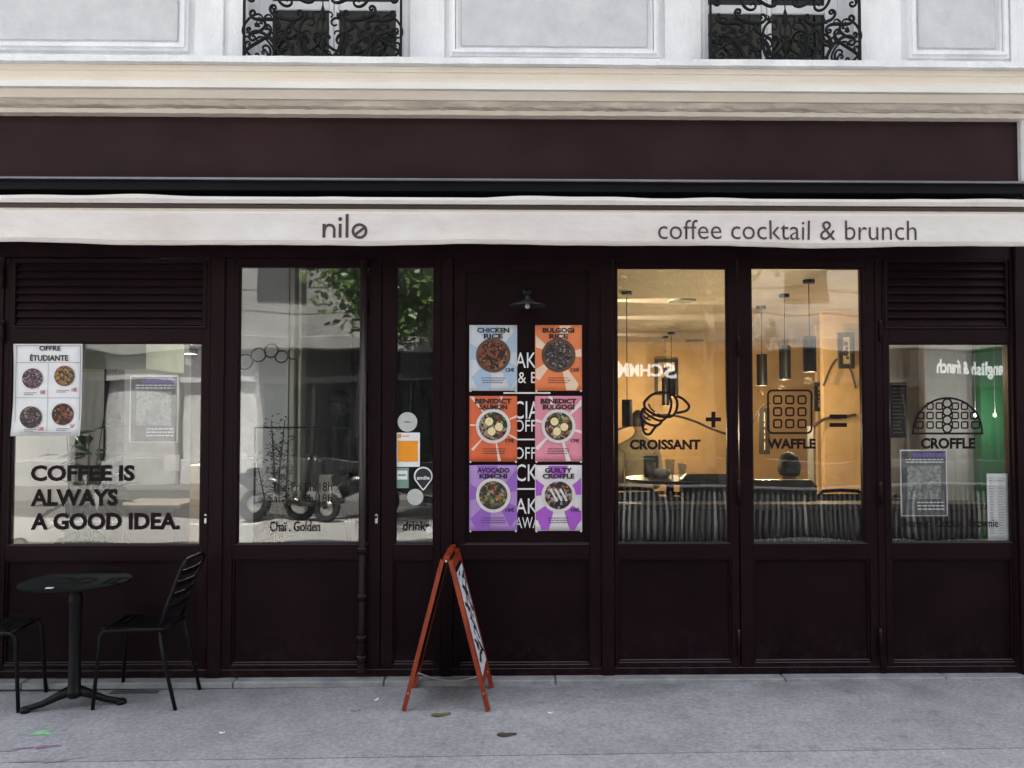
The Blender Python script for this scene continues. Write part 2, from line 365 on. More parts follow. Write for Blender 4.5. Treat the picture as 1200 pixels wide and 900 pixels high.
# pale stone sill under the shopfront
SILLM = mat('sill_stone', (.36,.36,.37), .8, .1, 8, .5, 120, col2=(.2,.2,.21), detail=9)
rr = random.Random(3)
x = -3.9
while x < 3.7:
    L_ = rr.uniform(.9, 1.5); struct('stone_sill', MB().box(x+.003, min(x+L_, 3.7)-.003, -.075+rr.uniform(-.006,.006), .1, .0005, .042+rr.uniform(-.004,.004), .006), SILLM); x += L_

# ------------------------------------------------------------------ the building
X0, X1 = at(-12, 540).x, at(1193, 540).x
ZF = at(600, 213).z                                      # awning bar level
bld = thing('apartment_building', 'pale painted stone apartment building above the dark coffee shop front', 'building', (0, .5, 0))
ZC = at(600, 70, -.3).z                                   # cornice top
ZCb = at(600, 135, -.06).z
TOP = 10.6
# upper wall with two window openings
W1 = R(290, 0, 474, 66, .0); W2 = R(826, 0, 1001, 70, .0)
zt = ZC+2.0
wall = MB()
wallY = 0.0
for a, b in ((-15, W1[0]), (W1[1], W2[0]), (W2[1], 15)): wall.box(a, b, wallY, .5, ZC-.3, zt)
wall.box(-15, 15, wallY, .5, zt, TOP)
wall.box(-15, X0-.02, .02, .1, 0, ZC-.3); wall.box(X1+.1, 15, .02, .1, 0, ZC-.3)
wall.build('wall', STONE, bld)
MB().box(-15, 15, .5, 9, 3.32, TOP-.002).build('upper_floors', STONE, bld)
MB().box(-15.2, 15.2, -.2, 9.2, TOP, TOP+.25).build('roof', mat('zinc', (.3,.32,.34), .5, .1, 4), bld)
MB().box(-15, 15, .101, .5, ZCb+.1, ZC-.3).build('lintel', STONE, bld)
MB().box(-15, 15, 8.6, 9, 0, 3.32).build('rear_wall', STONE, bld)
for xx in (-15, 14.7): MB().box(xx, xx+.3, .5, 8.6, 0, 3.32).build('side_wall', STONE, bld)
# pilasters and moulded panels of the upper wall
def moulded_panel(px0, px1, pyb, YB=0.0):
    x0, x1, z0, z1 = R(px0, -240, px1, pyb, -.03)
    m = MB(); t = .045
    z1 = ZC+1.6
    for k, (o, d) in enumerate(((0, .028), (.018, .045), (.04, .022))):
        w_ = .018 if k < 2 else .012
        a, b, c, e = x0+o, x1-o, z0+o, z1-o
        m.box(a, b, -d, .002, c, c+w_); m.box(a, b, -d, .002, e-w_, e); m.box(a, a+w_, -d, .002, c+w_, e-w_); m.box(b-w_, b, -d, .002, c+w_, e-w_)
    p = m.build('panel_moulding', STONE, bld)
    MB().box(x0+.07, x1-.07, -.012, .001, z0+.07, z1-.07, .006).build('panel_field', mat('panel_field_paint', (.6,.61,.625), .85, .1, 5, .4, 60, col2=(.47,.48,.5), detail=10), bld)
moulded_panel(-150, 222, 58); moulded_panel(527, 772, 66); moulded_panel(1063, 1180, 68)
for a, b in ((228, 262), (268, 287), (480, 521), (779, 822), (1006, 1056), (1184, 1192)):
    x0, x1, _, _ = R(a, 0, b, 60, -.02)
    MB().box(x0, x1, -.022, .003, ZC-.2, ZC+1.9, .004).build('pilaster', STONE, bld)
# cornice
YC = -.30
def zc(py, Y): return at(600, py, Y).z
P = [(-.02, ZC), (YC-.02, ZC), (YC-.02, zc(77, YC-.02)), (YC, zc(79, YC))]
lip = MB().sweep([(.0, ZC), (YC-.03, ZC, 1), (YC-.03, ZC-.038, 1), (.0, ZC-.038)], -15, 15, 400, .0022, 5)
lip.build('cornice_lip', STONE, bld)
zA = ZC-.040
z1_, z2_ = zc(97, -.27), zc(107, -.24)
MB().sweep([(0, zA), (-.285, zA), (-.285, zA-.03), (-.275, zA-.035), (-.262, z1_+.02), (-.262, z1_), (0, z1_)], -15, 15, 60, .001, 1).build('cornice_fascia', CREAM, bld)
MB().sweep([(0, z1_-.001), (-.274, z1_-.001), (-.270, z2_), (0, z2_)], -15, 15, 60, .001, 2).build('cornice_band', WSTONE, bld)
z3_, z4_ = zc(118, -.2), zc(135, -.115)
MB().sweep([(0, z2_-.001), (-.24, z2_-.001), (-.225, z2_-.02), (-.205, z3_), (0, z3_)], -15, 15, 60, .001, 3).build('cornice_cove', CREAM, bld)
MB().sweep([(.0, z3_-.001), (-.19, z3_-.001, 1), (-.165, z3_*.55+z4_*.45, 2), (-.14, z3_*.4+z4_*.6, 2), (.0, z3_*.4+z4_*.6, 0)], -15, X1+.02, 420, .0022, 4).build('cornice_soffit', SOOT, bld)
MB().sweep([(.0, z3_*.4+z4_*.6-.001, 0), (-.135, z3_*.4+z4_*.6-.001, 1.5), (-.115, z4_, 1), (.0, z4_, 0)], -15, X1+.02, 420, .0018, 14).build('cornice_edge', CREAM, bld)
fb = R(-400, 135, 1193, 214, -.05)
# stone pier at the right end
px_, _, _, _ = R(1197, 100, 1197, 200, -.09)
MB().box(px_, px_+.6, -.09, .1, fb[2]-.05, z4_+.1, .01).build('pier', STONE, bld)
MB().box(px_-.02, px_+.9, -.03, .1, GZ(3), fb[2]-.052, .006).build('pier_casing', BROWN, bld)
MB().box(px_+.01, px_+.5, -.30, -.088, z4_+.1, ZC-.045, .01)

# ironwork of the two upper windows
def scroll_pts(A, B, k0, k1, s=False, flip=False, n=46):
    pts = [Vector((0, 0))]; h = 0
    for i in range(n):
        t = i/(n-1); e = abs(2*t-1)
        k = k0+(k1-k0)*e**2.4
        if s and t > .5: k = -k
        h += k/n; pts.append(pts[-1]+Vector((math.cos(h), math.sin(h)))/n)
    a, b = pts[0], pts[-1]; d = b-a; D = Vector(B)-Vector(A)
    c = complex(D.x, D.y)/complex(d.x, d.y); out_ = []
    for p in pts:
        z = complex(p.x-a.x, p.y-a.y)
        if flip: z = z*complex(d.x, -d.y)/complex(d.x, d.y); z = z.conjugate() if False else complex((complex(p.x-a.x, p.y-a.y)/complex(d.x, d.y)).real, -(complex(p.x-a.x, p.y-a.y)/complex(d.x, d.y)).imag)*complex(d.x, d.y)
        q = z*c; out_.append((A[0]+q.real, A[1]+q.imag))
    return out_
HALF = [  # ax, az, bx, bz (half widths, metres), k0, k1, S, flip, radius
    (.14,.05,.52,.24, 2,44,0,0,.0075), (.62,.07,.90,.22, 2,44,0,1,.0075), (.18,.30,.12,.09, 1.5,38,0,1,.0065), (.30,.05,.46,.15, 2,40,1,0,.006),
    (.88,.36,.58,.29, 1.5,40,1,1,.0075), (.30,.36,.64,.40, 1.2,44,0,0,.0075), (.72,.14,.84,.03, 2,38,0,0,.006), (.52,.04,.30,.03, 2,40,0,1,.006),
    (.94,.10,.70,.27, .5,40,1,0,.007), (.16,.46,.40,.56, 1.5,40,0,0,.007), (.60,.52,.92,.46, 1.5,40,0,1,.007), (.46,.44,.80,.60, 1,40,1,0,.007),
    (.07,.21,.22,.15, 2,38,0,0,.006), (.95,.17,.84,.10, 2,38,0,1,.006), (.22,.20,.38,.31, 1.6,38,1,1,.0065), (.42,.09,.60,.20, 2,42,0,1,.0065),
    (.76,.30,.94,.26, 2,40,0,0,.006), (.06,.03,.24,.10, 1.5,40,1,0,.006), (.40,.28,.56,.20, 1.5,40,1,1,.006), (.66,.02,.74,.12, 1.5,38,1,0,.0055),
    (.28,.17,.48,.05, 2,40,0,0,.005), (.50,.24,.70,.34, 2,40,0,0,.005), (.80,.20,.66,.10, 1.5,42,0,0,.005), (.10,.12,.34,.22, 1.6,40,1,0,.005), (.97,.24,.80,.34, 2,40,0,0,.005)]
def railing(W, label):
    x0, x1 = W[0]+.01, W[1]-.01; cx = (x0+x1)/2; hw = (x1-x0)/2; zb = ZC+.0; Y = -.10
    t = thing('balcony_railing', label, 'railing', (cx, Y, zb), 'wrought iron railings of the upper windows')
    for sx in (-1, 1):
        for ax, az, bx, bz, k0, k1, S_, fl, r in HALF:
            p = scroll_pts((ax*hw, az), (bx*hw, bz), k0, k1, S_, fl)
            n_ = len(p)
            MB().tube([(cx+sx*q[0], Y, zb+q[1]) for q in p], [1.2*r*(.75+.5*math.sin(PI*i/(n_-1))) for i in range(n_)], 6).build('scroll', IRON, t, True)
        for ux, uz, a0 in ((.36,.15,.8), (.70,.2,2.2), (.2,.34,1.2), (.86,.28,2.6), (.5,.33,.5)):
            m = MB()
            for q in range(3):
                a = a0+(q-1)*.55; p0 = Vector((cx+sx*ux*hw, Y-.004, zb+uz)); d = Vector((sx*math.cos(a), 0, math.sin(a))); nn = Vector((-d.z, 0, d.x))
                L_ = .045-.008*abs(q-1)
                m.tube([p0, p0+d*L_*.35+nn*.004, p0+d*L_*.7, p0+d*L_+nn*.006], [.003,.0075,.006,.001], 6)
            m.build('leaf', IRON, t, True)
        MB().obox((cx+sx*hw, Y, zb), (cx+sx*hw, Y, zb+.85), .014, .014).build('upright', IRON, t)
    # centre motif
    m = MB(); m.lathe((cx, Y, zb), [(.004,0),(.012,.02),(.006,.035),(.016,.06),(.02,.075),(.008,.09),(.005,.13),(.014,.15),(.022,.17),(.012,.19),(.004,.22),(.004,.3),(.015,.33),(.02,.36),(.004,.42),(.004,.8)], 10)
    m.build('centre_baluster', IRON, t, True)
    for sx in (-1, 1):
        for (a, b, k0, k1, fl) in (((.02,.12),(.075,.235),1.5,20,0), ((.012,.25),(.05,.34),2,20,1), ((.015,.03),(.06,.09),2,20,0)):
            p = scroll_pts(a, b, k0, k1, False, fl); MB().tube([(cx+sx*q[0], Y-.006, zb+q[1]) for q in p], .0055, 6).build('scroll', IRON, t, True)
    MB().box(x0, x1, Y-.02, Y+.02, zb+.85, zb+.885, .005).build('handrail', IRON, t)
    MB().box(x0, x1, Y-.006, Y+.006, zb+.012, zb+.024).build('bottom_rail', IRON, t)
railing(W1, 'black scrolled iron railing of the upper window above the awning logo')
railing(W2, 'black scrolled iron railing of the upper window near the right end of the facade')

WF = mat('white_window_paint', (.74,.74,.76), .55, .06, 6, .1, 90)
DG = mat('dark_window_glass', (.010,.011,.012), .04, .3, 2, spec=.6)
def upper_window(W, label):
    x0, x1 = W[0], W[1]; cx = (x0+x1)/2
    t = thing('casement_window', label, 'window', (cx, .3, ZC-.05), 'casement windows of the upper floor')
    m = MB()
    for a, b in ((x0, x0+.085), (x1-.085, x1), (cx-.032, cx-.002), (cx+.002, cx+.032)): m.box(a, b, .24, .30, ZC-.2, ZC+1.98, .006)
    m.build('frame', WF, t)
    for a, b in ((x0+.085, cx-.032), (cx+.032, x1-.085)):
        MB().box(a, b, .262, .275, ZC-.1, ZC+1.97).build('pane', mat('upper_glass', (.010,.011,.011), .05, .4, 5, spec=.22, col2=(.012,.016,.009)), t)
        m = MB(); m.box(a, b, .25, .29, ZC+.56, ZC+.62, .005); m.box(a, b, .25, .29, ZC-.2, ZC-.1, .005); m.build('glazing_bar', WF, t)
        # dark sheet across the opening stands in for the unlit room
    MB().box(x0, x1, .31, .33, ZC-.2, ZC+1.98).build('dark_room_sheet', mat('dark_room', (.02,.02,.02), .9), t)
upper_window(W1, 'white casement window behind the iron railing above the awning logo')
upper_window(W2, 'white casement window behind the iron railing near the right end of the facade')

# ------------------------------------------------------------------ shopfront carcass
front = thing('shopfront', 'dark brown painted timber shopfront frame with posts and long blank fascia board', 'shopfront', ((X0+X1)/2, 0, 0))
zt_ = at(600, 312).z                                       # top of the glazing
fb = R(-400, 135, 1193, 214, -.05)
MB().box(-12, fb[1], -.05, .08, fb[2]-.25, fb[3]+.05, .004).build('fascia_board', FASCIA, front)
MB().box(fb[1]+.002, px_-.003, .0, .08, 2.4, fb[3]+.05).build('end_reveal', BLACKM, front)
MB().box(X0, X1, .0, .09, at(600,303).z, fb[2]-.252, .003).build('top_rail', BROWN, front)
zb_ = .045
def post(a, b, y0=0.0, nm='post', top=303):
    x0, x1, z0, z1 = R(a, top, b, 790, 0); return MB().box(x0, x1, y0, .1, zb_, at(600, top).z-.002, .003).build(nm, BROWN, front)
post(-12, 0); post(245, 261, -.004); post(517, 530, -.004); post(705, 719, -.004); post(1029, 1036, .002); post(1188, 1196, -.004)
MB().box(X0, X1, .01, .1, .044, at(600, 784).z, .003).build('bottom_rail', BROWN, front)

def rails(m, x0, x1, z0, z1, gx0, gx1, gz0, gz1, y0, y1, b=.003):
    """a frame round one opening: two stiles and two rails butted between them"""
    m.box(x0, gx0, y0, y1, z0, z1, b); m.box(gx1, x1, y0, y1, z0, z1, b)
    m.box(gx0, gx1, y0+.001, y1, z0, gz0, b); m.box(gx0, gx1, y0+.001, y1, gz1, z1, b)

def bead(m, x0, x1, z0, z1, y, w_=.014, d=.012):
    m.box(x0, x1, y-d, y+.004, z0, z0+w_, .003); m.box(x0, x1, y-d, y+.004, z1-w_, z1, .003)
    m.box(x0, x0+w_, y-d, y+.004, z0+w_, z1-w_, .003); m.box(x1-w_, x1, y-d, y+.004, z0+w_, z1-w_, .003)

def leaf(root, outer, glass, lower, louvre=None, y0=.012, board=False):
    """outer/glass/lower/louvre are boxes measured in the photograph on the plane of the front"""
    ox0, ox1, oz0, oz1 = R(*outer, y0); gx0, gx1, gz0, gz1 = R(*glass, .04); lx0, lx1, lz0, lz1 = R(*lower, .03)
    gx0 = max(gx0, ox0+.01); m = MB(); ym = y0+.06
    zmid = (gz0+lz1)/2
    topz = oz1
    m.box(ox0, ox1, y0, ym, zmid, gz0, .003) if False else None
    # stiles
    m.box(ox0, min(gx0, lx0), y0, ym, oz0, oz1, .003); m.box(max(gx1, lx1), ox1, y0, ym, oz0, oz1, .003)
    L0, L1 = min(gx0, lx0), max(gx1, lx1)
    m.box(L0, L1, y0+.0015, ym, lz1, gz0, .003); m.box(L0, L1, y0+.0015, ym, oz0, lz0, .003)
    if abs(gx0-L0) > 1e-4: m.box(L0, gx0, y0+.003, ym, gz0, gz1)
    if abs(gx1-L1) > 1e-4: m.box(gx1, L1, y0+.003, ym, gz0, gz1)
    if abs(lx0-L0) > 1e-4: m.box(L0, lx0, y0+.003, ym, lz0, lz1)
    if abs(lx1-L1) > 1e-4: m.box(lx1, L1, y0+.003, ym, lz0, lz1)
    if louvre:
        vx0, vx1, vz0, vz1 = R(*louvre, .02)
        m.box(L0, L1, y0+.0015, ym, gz1, vz0, .003); m.box(L0, L1, y0+.0015, ym, vz1, oz1, .003)
        m.box(L0, vx0, y0+.003, ym, vz0, vz1); m.box(vx1, L1, y0+.003, ym, vz0, vz1)
        bead(m, vx0-.016, vx1+.016, vz0-.016, vz1+.016, y0+.004)
    else:
        m.box(L0, L1, y0+.0015, ym, gz1, oz1, .003)
    bead(m, gx0-.001, gx1+.001, gz0-.001, gz1+.001, y0+.016, .008, .008)
    bead(m, lx0, lx1, lz0, lz1, y0+.026, .012, .014)
    m.build('frame', BROWN, root)
    MB().box(lx0+.001, lx1-.001, y0+.027, y0+.05, lz0+.001, lz1-.001).build('lower_panel', BROWND, root)
    if board: MB().box(gx0, gx1, y0+.02, y0+.05, gz0, gz1).build('menu_board', BROWND, root)
    else: MB().box(gx0+.001, gx1-.001, .036, .044, gz0+.001, gz1-.001).build('glass_pane', GLASS, root)
    if louvre:
        nsl = 8; pitch = (vz1-vz0)/nsl; m0 = None
        MB().box(vx0, vx1, ym-.012, ym-.004, vz0, vz1).build('louvre_back', BLACKM, root)
        for i in range(nsl):
            z = vz0+pitch*i
            o = MB().sweep([(y0+.004, z+pitch*.30), (y0+.002, z+pitch*.12), (y0+.010, z+pitch*.02), (y0+.032, z+pitch*1.0), (y0+.027, z+pitch*1.04)], vx0+.001, vx1-.001)
            o.build('slat', BROWN, root)

# --- left louvred window
LG = R(15, 402, 237, 638, .04)
def base_of(a, b): return ((at(a,700).x+at(b,700).x)/2, .03, .045)
w1 = thing('shop_window', 'wide left window with louvred top and large lettering about a good idea', 'window', base_of(3, 244))
leaf(w1, (1, 303, 245, 784), (15, 402, 237, 638), (6, 657, 232, 778), (20, 309, 240, 382))
# --- glazed door
d1 = thing('shop_door', 'glazed entrance door with dark vertical bar just right of the wide left window', 'door', base_of(262, 440))
leaf(d1, (261, 303, 446, 784), (280, 313, 434, 637), (272, 655, 422, 778))
# vertical bar on the closing stile
bx = at(425, 500, -.03).x
m = MB(); zt2, zb2 = at(425, 306).z, at(425, 786).z; m.tube([(bx, -.022, zb2), (bx, -.022, zt2)], .023, 14)
m.build('espagnolette_bar', mat('bar_paint', (.03,.018,.02), .3, .15, 4), d1, True)
for py in (645, 700, 748, 771):
    z = at(425, py).z; MB().lathe((bx, -.022, z), [(.0225,-.02),(.03,-.018),(.03,.018),(.0225,.02)], 14).build('bar_bracket', BROWN, d1, True)
# --- narrow door leaf
d2 = thing('side_light', 'narrow glazed side leaf carrying the round stickers and the orange notice', 'door', base_of(447, 517))
leaf(d2, (447, 303, 517, 784), (464, 313, 509, 637), (461, 656, 507, 777))
# --- menu board bay
mb_ = thing('menu_bay', 'solid brown panel bay holding the six menu posters under a small lamp', 'panel', base_of(531, 704))
leaf(mb_, (531, 303, 704, 784), (545, 318, 690, 637), (539, 655, 690, 778), board=True)
# --- folding door leaves
d3 = thing('folding_door', 'glazed folding door leaf marked croissant, right of the menu posters', 'door', base_of(720, 866), 'folding door leaves')
leaf(d3, (720, 303, 865.5, 784), (722.5, 315, 852, 636), (724.5, 655, 857, 775))
d4 = thing('folding_door', 'glazed folding door leaf marked waffle, between the croissant and croffle panes', 'door', base_of(867, 1029), 'folding door leaves')
leaf(d4, (867, 303, 1029, 784), (880, 315, 1010, 636), (883, 655, 1019, 775))
# --- right louvred window
w5 = thing('shop_window', 'right louvred window marked croffle with half round waffle drawing', 'window', base_of(1036, 1188))
leaf(w5, (1036, 303, 1188, 784), (1041, 403, 1182, 635), (1045, 655, 1187, 775), (1038, 308, 1177, 383))

# hinges and keyholes
def hinge(px, py0, py1, root):
    p0, p1 = at(px, py1, -.006), at(px, py0, -.006)
    m = MB(); m.tube([p0, p1], .0095, 10); h = p1.z-p0.z
    m.build('hinge', BROWN, root, True)
for py in ((395, 418), (563, 592), (738, 768)):
    hinge(866, *py, d4)
for py in ((375, 400), (565, 592), (737, 768)): hinge(1032, *py, w5)
for py in ((310, 338), (375, 402)): hinge(3, *py, w1)
BR = mat('nickel', (.6,.6,.58), .3, .1, 20, metal=1)
for px, r_ in ((241, w1), (441, d1)):
    p = at(px, 608, .01)
    m = MB(); m.box(p.x-.009, p.x+.009, .004, .013, p.z-.03, p.z+.03, .004); m.build('lock_plate', BR, r_)
    MB().lathe((p.x, -.002, p.z+.012), [(.0,-.008),(.008,-.008),(.008,.006),(0,.006)], 12, 'y').build('lock_cylinder', BLACK, r_)

# ------------------------------------------------------------------ lettering on the glass
YG = .0345
def letters(root, body, px0, py0, px1, py1, bold=0, m=VINYL, Y=YG, **k): return text_px(body, px0, py0, px1, py1, Y, bold, **k).build('lettering', m, root)
letters(w1, 'COFFEE IS', 36, 545, 158, 564, .04); letters(w1, 'ALWAYS', 36, 573, 138, 593, .04); letters(w1, 'A GOOD IDEA.', 36, 601, 211, 621, .04)
letters(d1, 'Chaï . Golden', 316, 611, 375, 623, .02); letters(d2, 'drinks', 472, 611, 503, 622, .02)
letters(d1, 'Tue-Fri 8h/18h', 318, 565, 389, 576, .0); letters(d1, 'Sat-Sun 9h/18h', 315, 579, 389, 589, .0)
letters(d3, 'CROISSANT', 738, 515, 821, 527, .045); letters(d4, 'WAFFLE', 899, 514, 956, 526, .045); letters(w5, 'CROFFLE', 1079, 513, 1143, 526, .045)
letters(w5, 'Dessert . Cookie . Brownie', 1057, 608, 1170, 618, .01)
def pl(pts): return [(at(x, y, YG).x, at(x, y, YG).z) for x, y in pts]
def arc(cx, cy, rx, ry, a0, a1, n=24, rot=0):
    o = []
    for i in range(n+1):
        t = math.radians(a0+(a1-a0)*i/n); u, v = rx*math.cos(t), ry*math.sin(t); c, s_ = math.cos(rot), math.sin(rot)
        o.append((cx+u*c-v*s_, cy-(u*s_+v*c)))
    return o
def drawing(root, name, strokes):
    m = MB()
    for k, (pts, wpx, closed) in enumerate(strokes): m.stroke(pl(pts), wpx*1.2/190, YG-.00012*k, closed)
    return m.build(name, VINYL, root)
def crop(pts): return [(720+x*160/1200, 430+y*110/825) for x, y in pts]
def smooth_line(pts, n=8, closed=False):
    P = [Vector(p) for p in pts]; o = []; N = len(P)
    for i in range(N if closed else N-1):
        if closed: a, b, c, d = P[i-1], P[i], P[(i+1)%N], P[(i+2)%N]
        else: a, b, c, d = P[max(i-1,0)], P[i], P[i+1], P[min(i+2,N-1)]
        for k in range(n):
            t = k/n; o.append(tuple(.5*((2*b)+(c-a)*t+(2*a-5*b+4*c-d)*t*t+(3*b-a-3*c+d)*t**3)))
    if not closed: o.append(tuple(P[-1]))
    return o
SL = smooth_line
drawing(d3, 'croissant_drawing', [
    (SL(crop([(270,300),(330,245),(420,222),(510,245),(550,300),(545,380),(500,435),(400,435),(330,405),(275,365),(262,330)]), 6, True), 2.6, True),
    (SL(crop([(545,255),(600,280),(655,340),(630,385),(545,405)])), 2.6, False),
    (SL(crop([(480,250),(500,320),(480,410),(420,470),(350,455),(270,400),(255,360)])), 2.4, False),
    (SL(crop([(255,360),(235,420),(250,470),(320,510),(385,510),(425,465)])), 2.6, False),
    (SL(crop([(240,450),(245,510),(265,580),(310,590),(350,540),(375,510)])), 2.6, False),
    (SL(crop([(300,325),(320,365),(355,395)])), 1.6, False), (SL(crop([(258,430),(285,455),(320,468)])), 1.6, False), (crop([(262,545),(290,550)]), 1.6, False),
    (SL(crop([(380,410),(400,430),(430,435)])), 1.6, False)])
drawing(d3, 'plus_sign', [([(827,491.5),(845,491.5)], 4, False), ([(836,482.5),(836,501)], 4, False)])
def rsq(cx, cy, w_, h_, r, n=4):
    o = []
    for (sx, sy, a0) in ((1,-1,90),(-1,-1,180),(-1,1,270),(1,1,0)):
        pass
    for (ox, oy, a0) in ((cx+w_/2-r, cy-h_/2+r, 0), (cx-w_/2+r, cy-h_/2+r, 90), (cx-w_/2+r, cy+h_/2-r, 180), (cx+w_/2-r, cy+h_/2-r, 270)):
        for i in range(n+1):
            t = math.radians(a0+90*i/n); o.append((ox+r*math.cos(t), oy-r*math.sin(t)))
    return o
drawing(d4, 'waffle_drawing', [(rsq(925.5, 482.5, 51, 50, 5), 2, True)]+[(rsq(911.2+i*14.3, 468.5+j*14, 9, 9, 2, 3), 1.7, True) for i in range(3) for j in range(3)])
drawing(d4, 'equals_sign', [([(972,488),(992.5,488)], 4, False), ([(972,498),(992.5,498)], 4, False)])
st = [(arc(1110.5, 507, 40.5, 40.5, 0, 180, 40), 2, False), ([(1068.5,508),(1152.5,508)], 2, False)]
for j in range(4): st.append((arc(1110, 472.5+j*9.8, 5, 5, 0, 360, 20)[:-1], 1.8, True))
for i, j in ((-2,0),(-1,0),(1,0),(2,0),(-3,1),(-2,1),(-1,1),(1,1),(2,1),(3,1),(-3,2),(-2,2),(-1,2),(1,2),(2,2),(3,2)):
    cx = 1110+i*10.8+(4 if i < 0 else -4)*.35; wd_ = 7.2 if not (abs(i) == 3 and j == 2) else 9
    st.append((rsq(cx-(2 if i == -3 and j == 2 else 0)+(2 if i == 3 and j == 2 else 0), 476+j*11, wd_, 7.4, 1.4, 3), 1.5, True))
drawing(w5, 'croffle_drawing', st)

# ------------------------------------------------------------------ posters
def paper_sheet(root, x0, x1, z0, z1, y, m, seed=0, curl=.006, name='sheet'):
    rnd = random.Random(seed); mbx = MB(); nx, nz = 8, 10; ph = rnd.uniform(0, 6); vs = []
    for side in (0, 1):
        g_ = []
        for j in range(nz+1):
            for i in range(nx+1):
                u, v = i/nx, j/nz; e = (abs(u-.5)*2)**4*(abs(v-.5)*2)**3*curl*(1.4 if v < .5 else .3)
                g_.append(mbx.bm.verts.new((x0+u*(x1-x0), y-e-.0008*math.sin(5*u+4*v+ph)+(.0007 if side else 0), z0+v*(z1-z0))))
        vs.append(g_)
    f, b = vs; W_ = nx+1
    for j in range(nz):
        for i in range(nx):
            k = j*W_+i; mbx.bm.faces.new((f[k], f[k+1], f[k+W_+1], f[k+W_])); mbx.bm.faces.new((b[k], b[k+W_], b[k+W_+1], b[k+1]))
    rim = list(range(nx))+[nx+W_*j for j in range(nz)]+[nz*W_+nx-i for i in range(nx)]+[W_*(nz-j) for j in range(nz)]
    for a, c in zip(rim, rim[1:]+rim[:1]): mbx.bm.faces.new((f[a], b[a], b[c], f[c]))
    return mbx.build(name, m, root, True)

def clip(poly, x0, x1, z0, z1):
    for ax, lim, sg in ((0,x0,1),(0,x1,-1),(1,z0,1),(1,z1,-1)):
        o = []
        for i in range(len(poly)):
            a, b = poly[i-1], poly[i]; ia, ib = (a[ax]-lim)*sg >= 0, (b[ax]-lim)*sg >= 0
            if ia != ib:
                t = (lim-a[ax])/(b[ax]-a[ax]); o.append((a[0]+(b[0]-a[0])*t, a[1]+(b[1]-a[1])*t))
            if ib: o.append(b)
        poly = o
        if not poly: return []
    return poly

FOOD = {
 'chicken': cells_mat('food_chicken', [sat(70,30,20), sat(150,70,40), sat(60,25,20), sat(180,95,50), sat(30,25,35), sat(205,150,110)], 62),
 'beef': cells_mat('food_beef', [sat(60,45,60), sat(90,75,95), sat(40,30,35), sat(120,100,90), sat(190,170,150), sat(60,40,70)], 85),
 'egg': cells_mat('food_egg', [sat(60,80,40), sat(200,190,170), sat(40,60,35), sat(190,70,60), sat(90,90,60), sat(225,200,140)], 60),
 'salad': cells_mat('food_salad', [sat(30,60,35), sat(70,100,60), sat(220,205,170), sat(170,50,50), sat(35,45,35), sat(190,150,100)], 60),
 'avocado': cells_mat('food_avocado', [sat(50,80,40), sat(120,60,90), sat(220,140,60), sat(40,50,35), sat(200,195,180), sat(110,140,70)], 62),
 'choc': cells_mat('food_choc', [sat(50,40,60), sat(210,205,210), sat(40,30,40), sat(80,60,90), sat(220,150,70), sat(90,75,80)], 66),
 'mix': cells_mat('food_mix', [sat(120,60,110), sat(60,40,70), sat(40,60,40), sat(170,120,160), sat(90,40,60), sat(200,190,180)], 110),
 'donut': cells_mat('food_donut', [sat(60,50,70), sat(220,140,50), sat(230,180,90), sat(50,40,60), sat(200,110,60), sat(130,150,90)], 90)}
CERAM = mat('printed_plate', sat(215,208,205), .6, .05, 20); BROWNP = mat('printed_bowl', sat(95,65,50), .6, .2, 20)
SPOT = mat('adhesive_tab', (.7,.7,.72), .6)

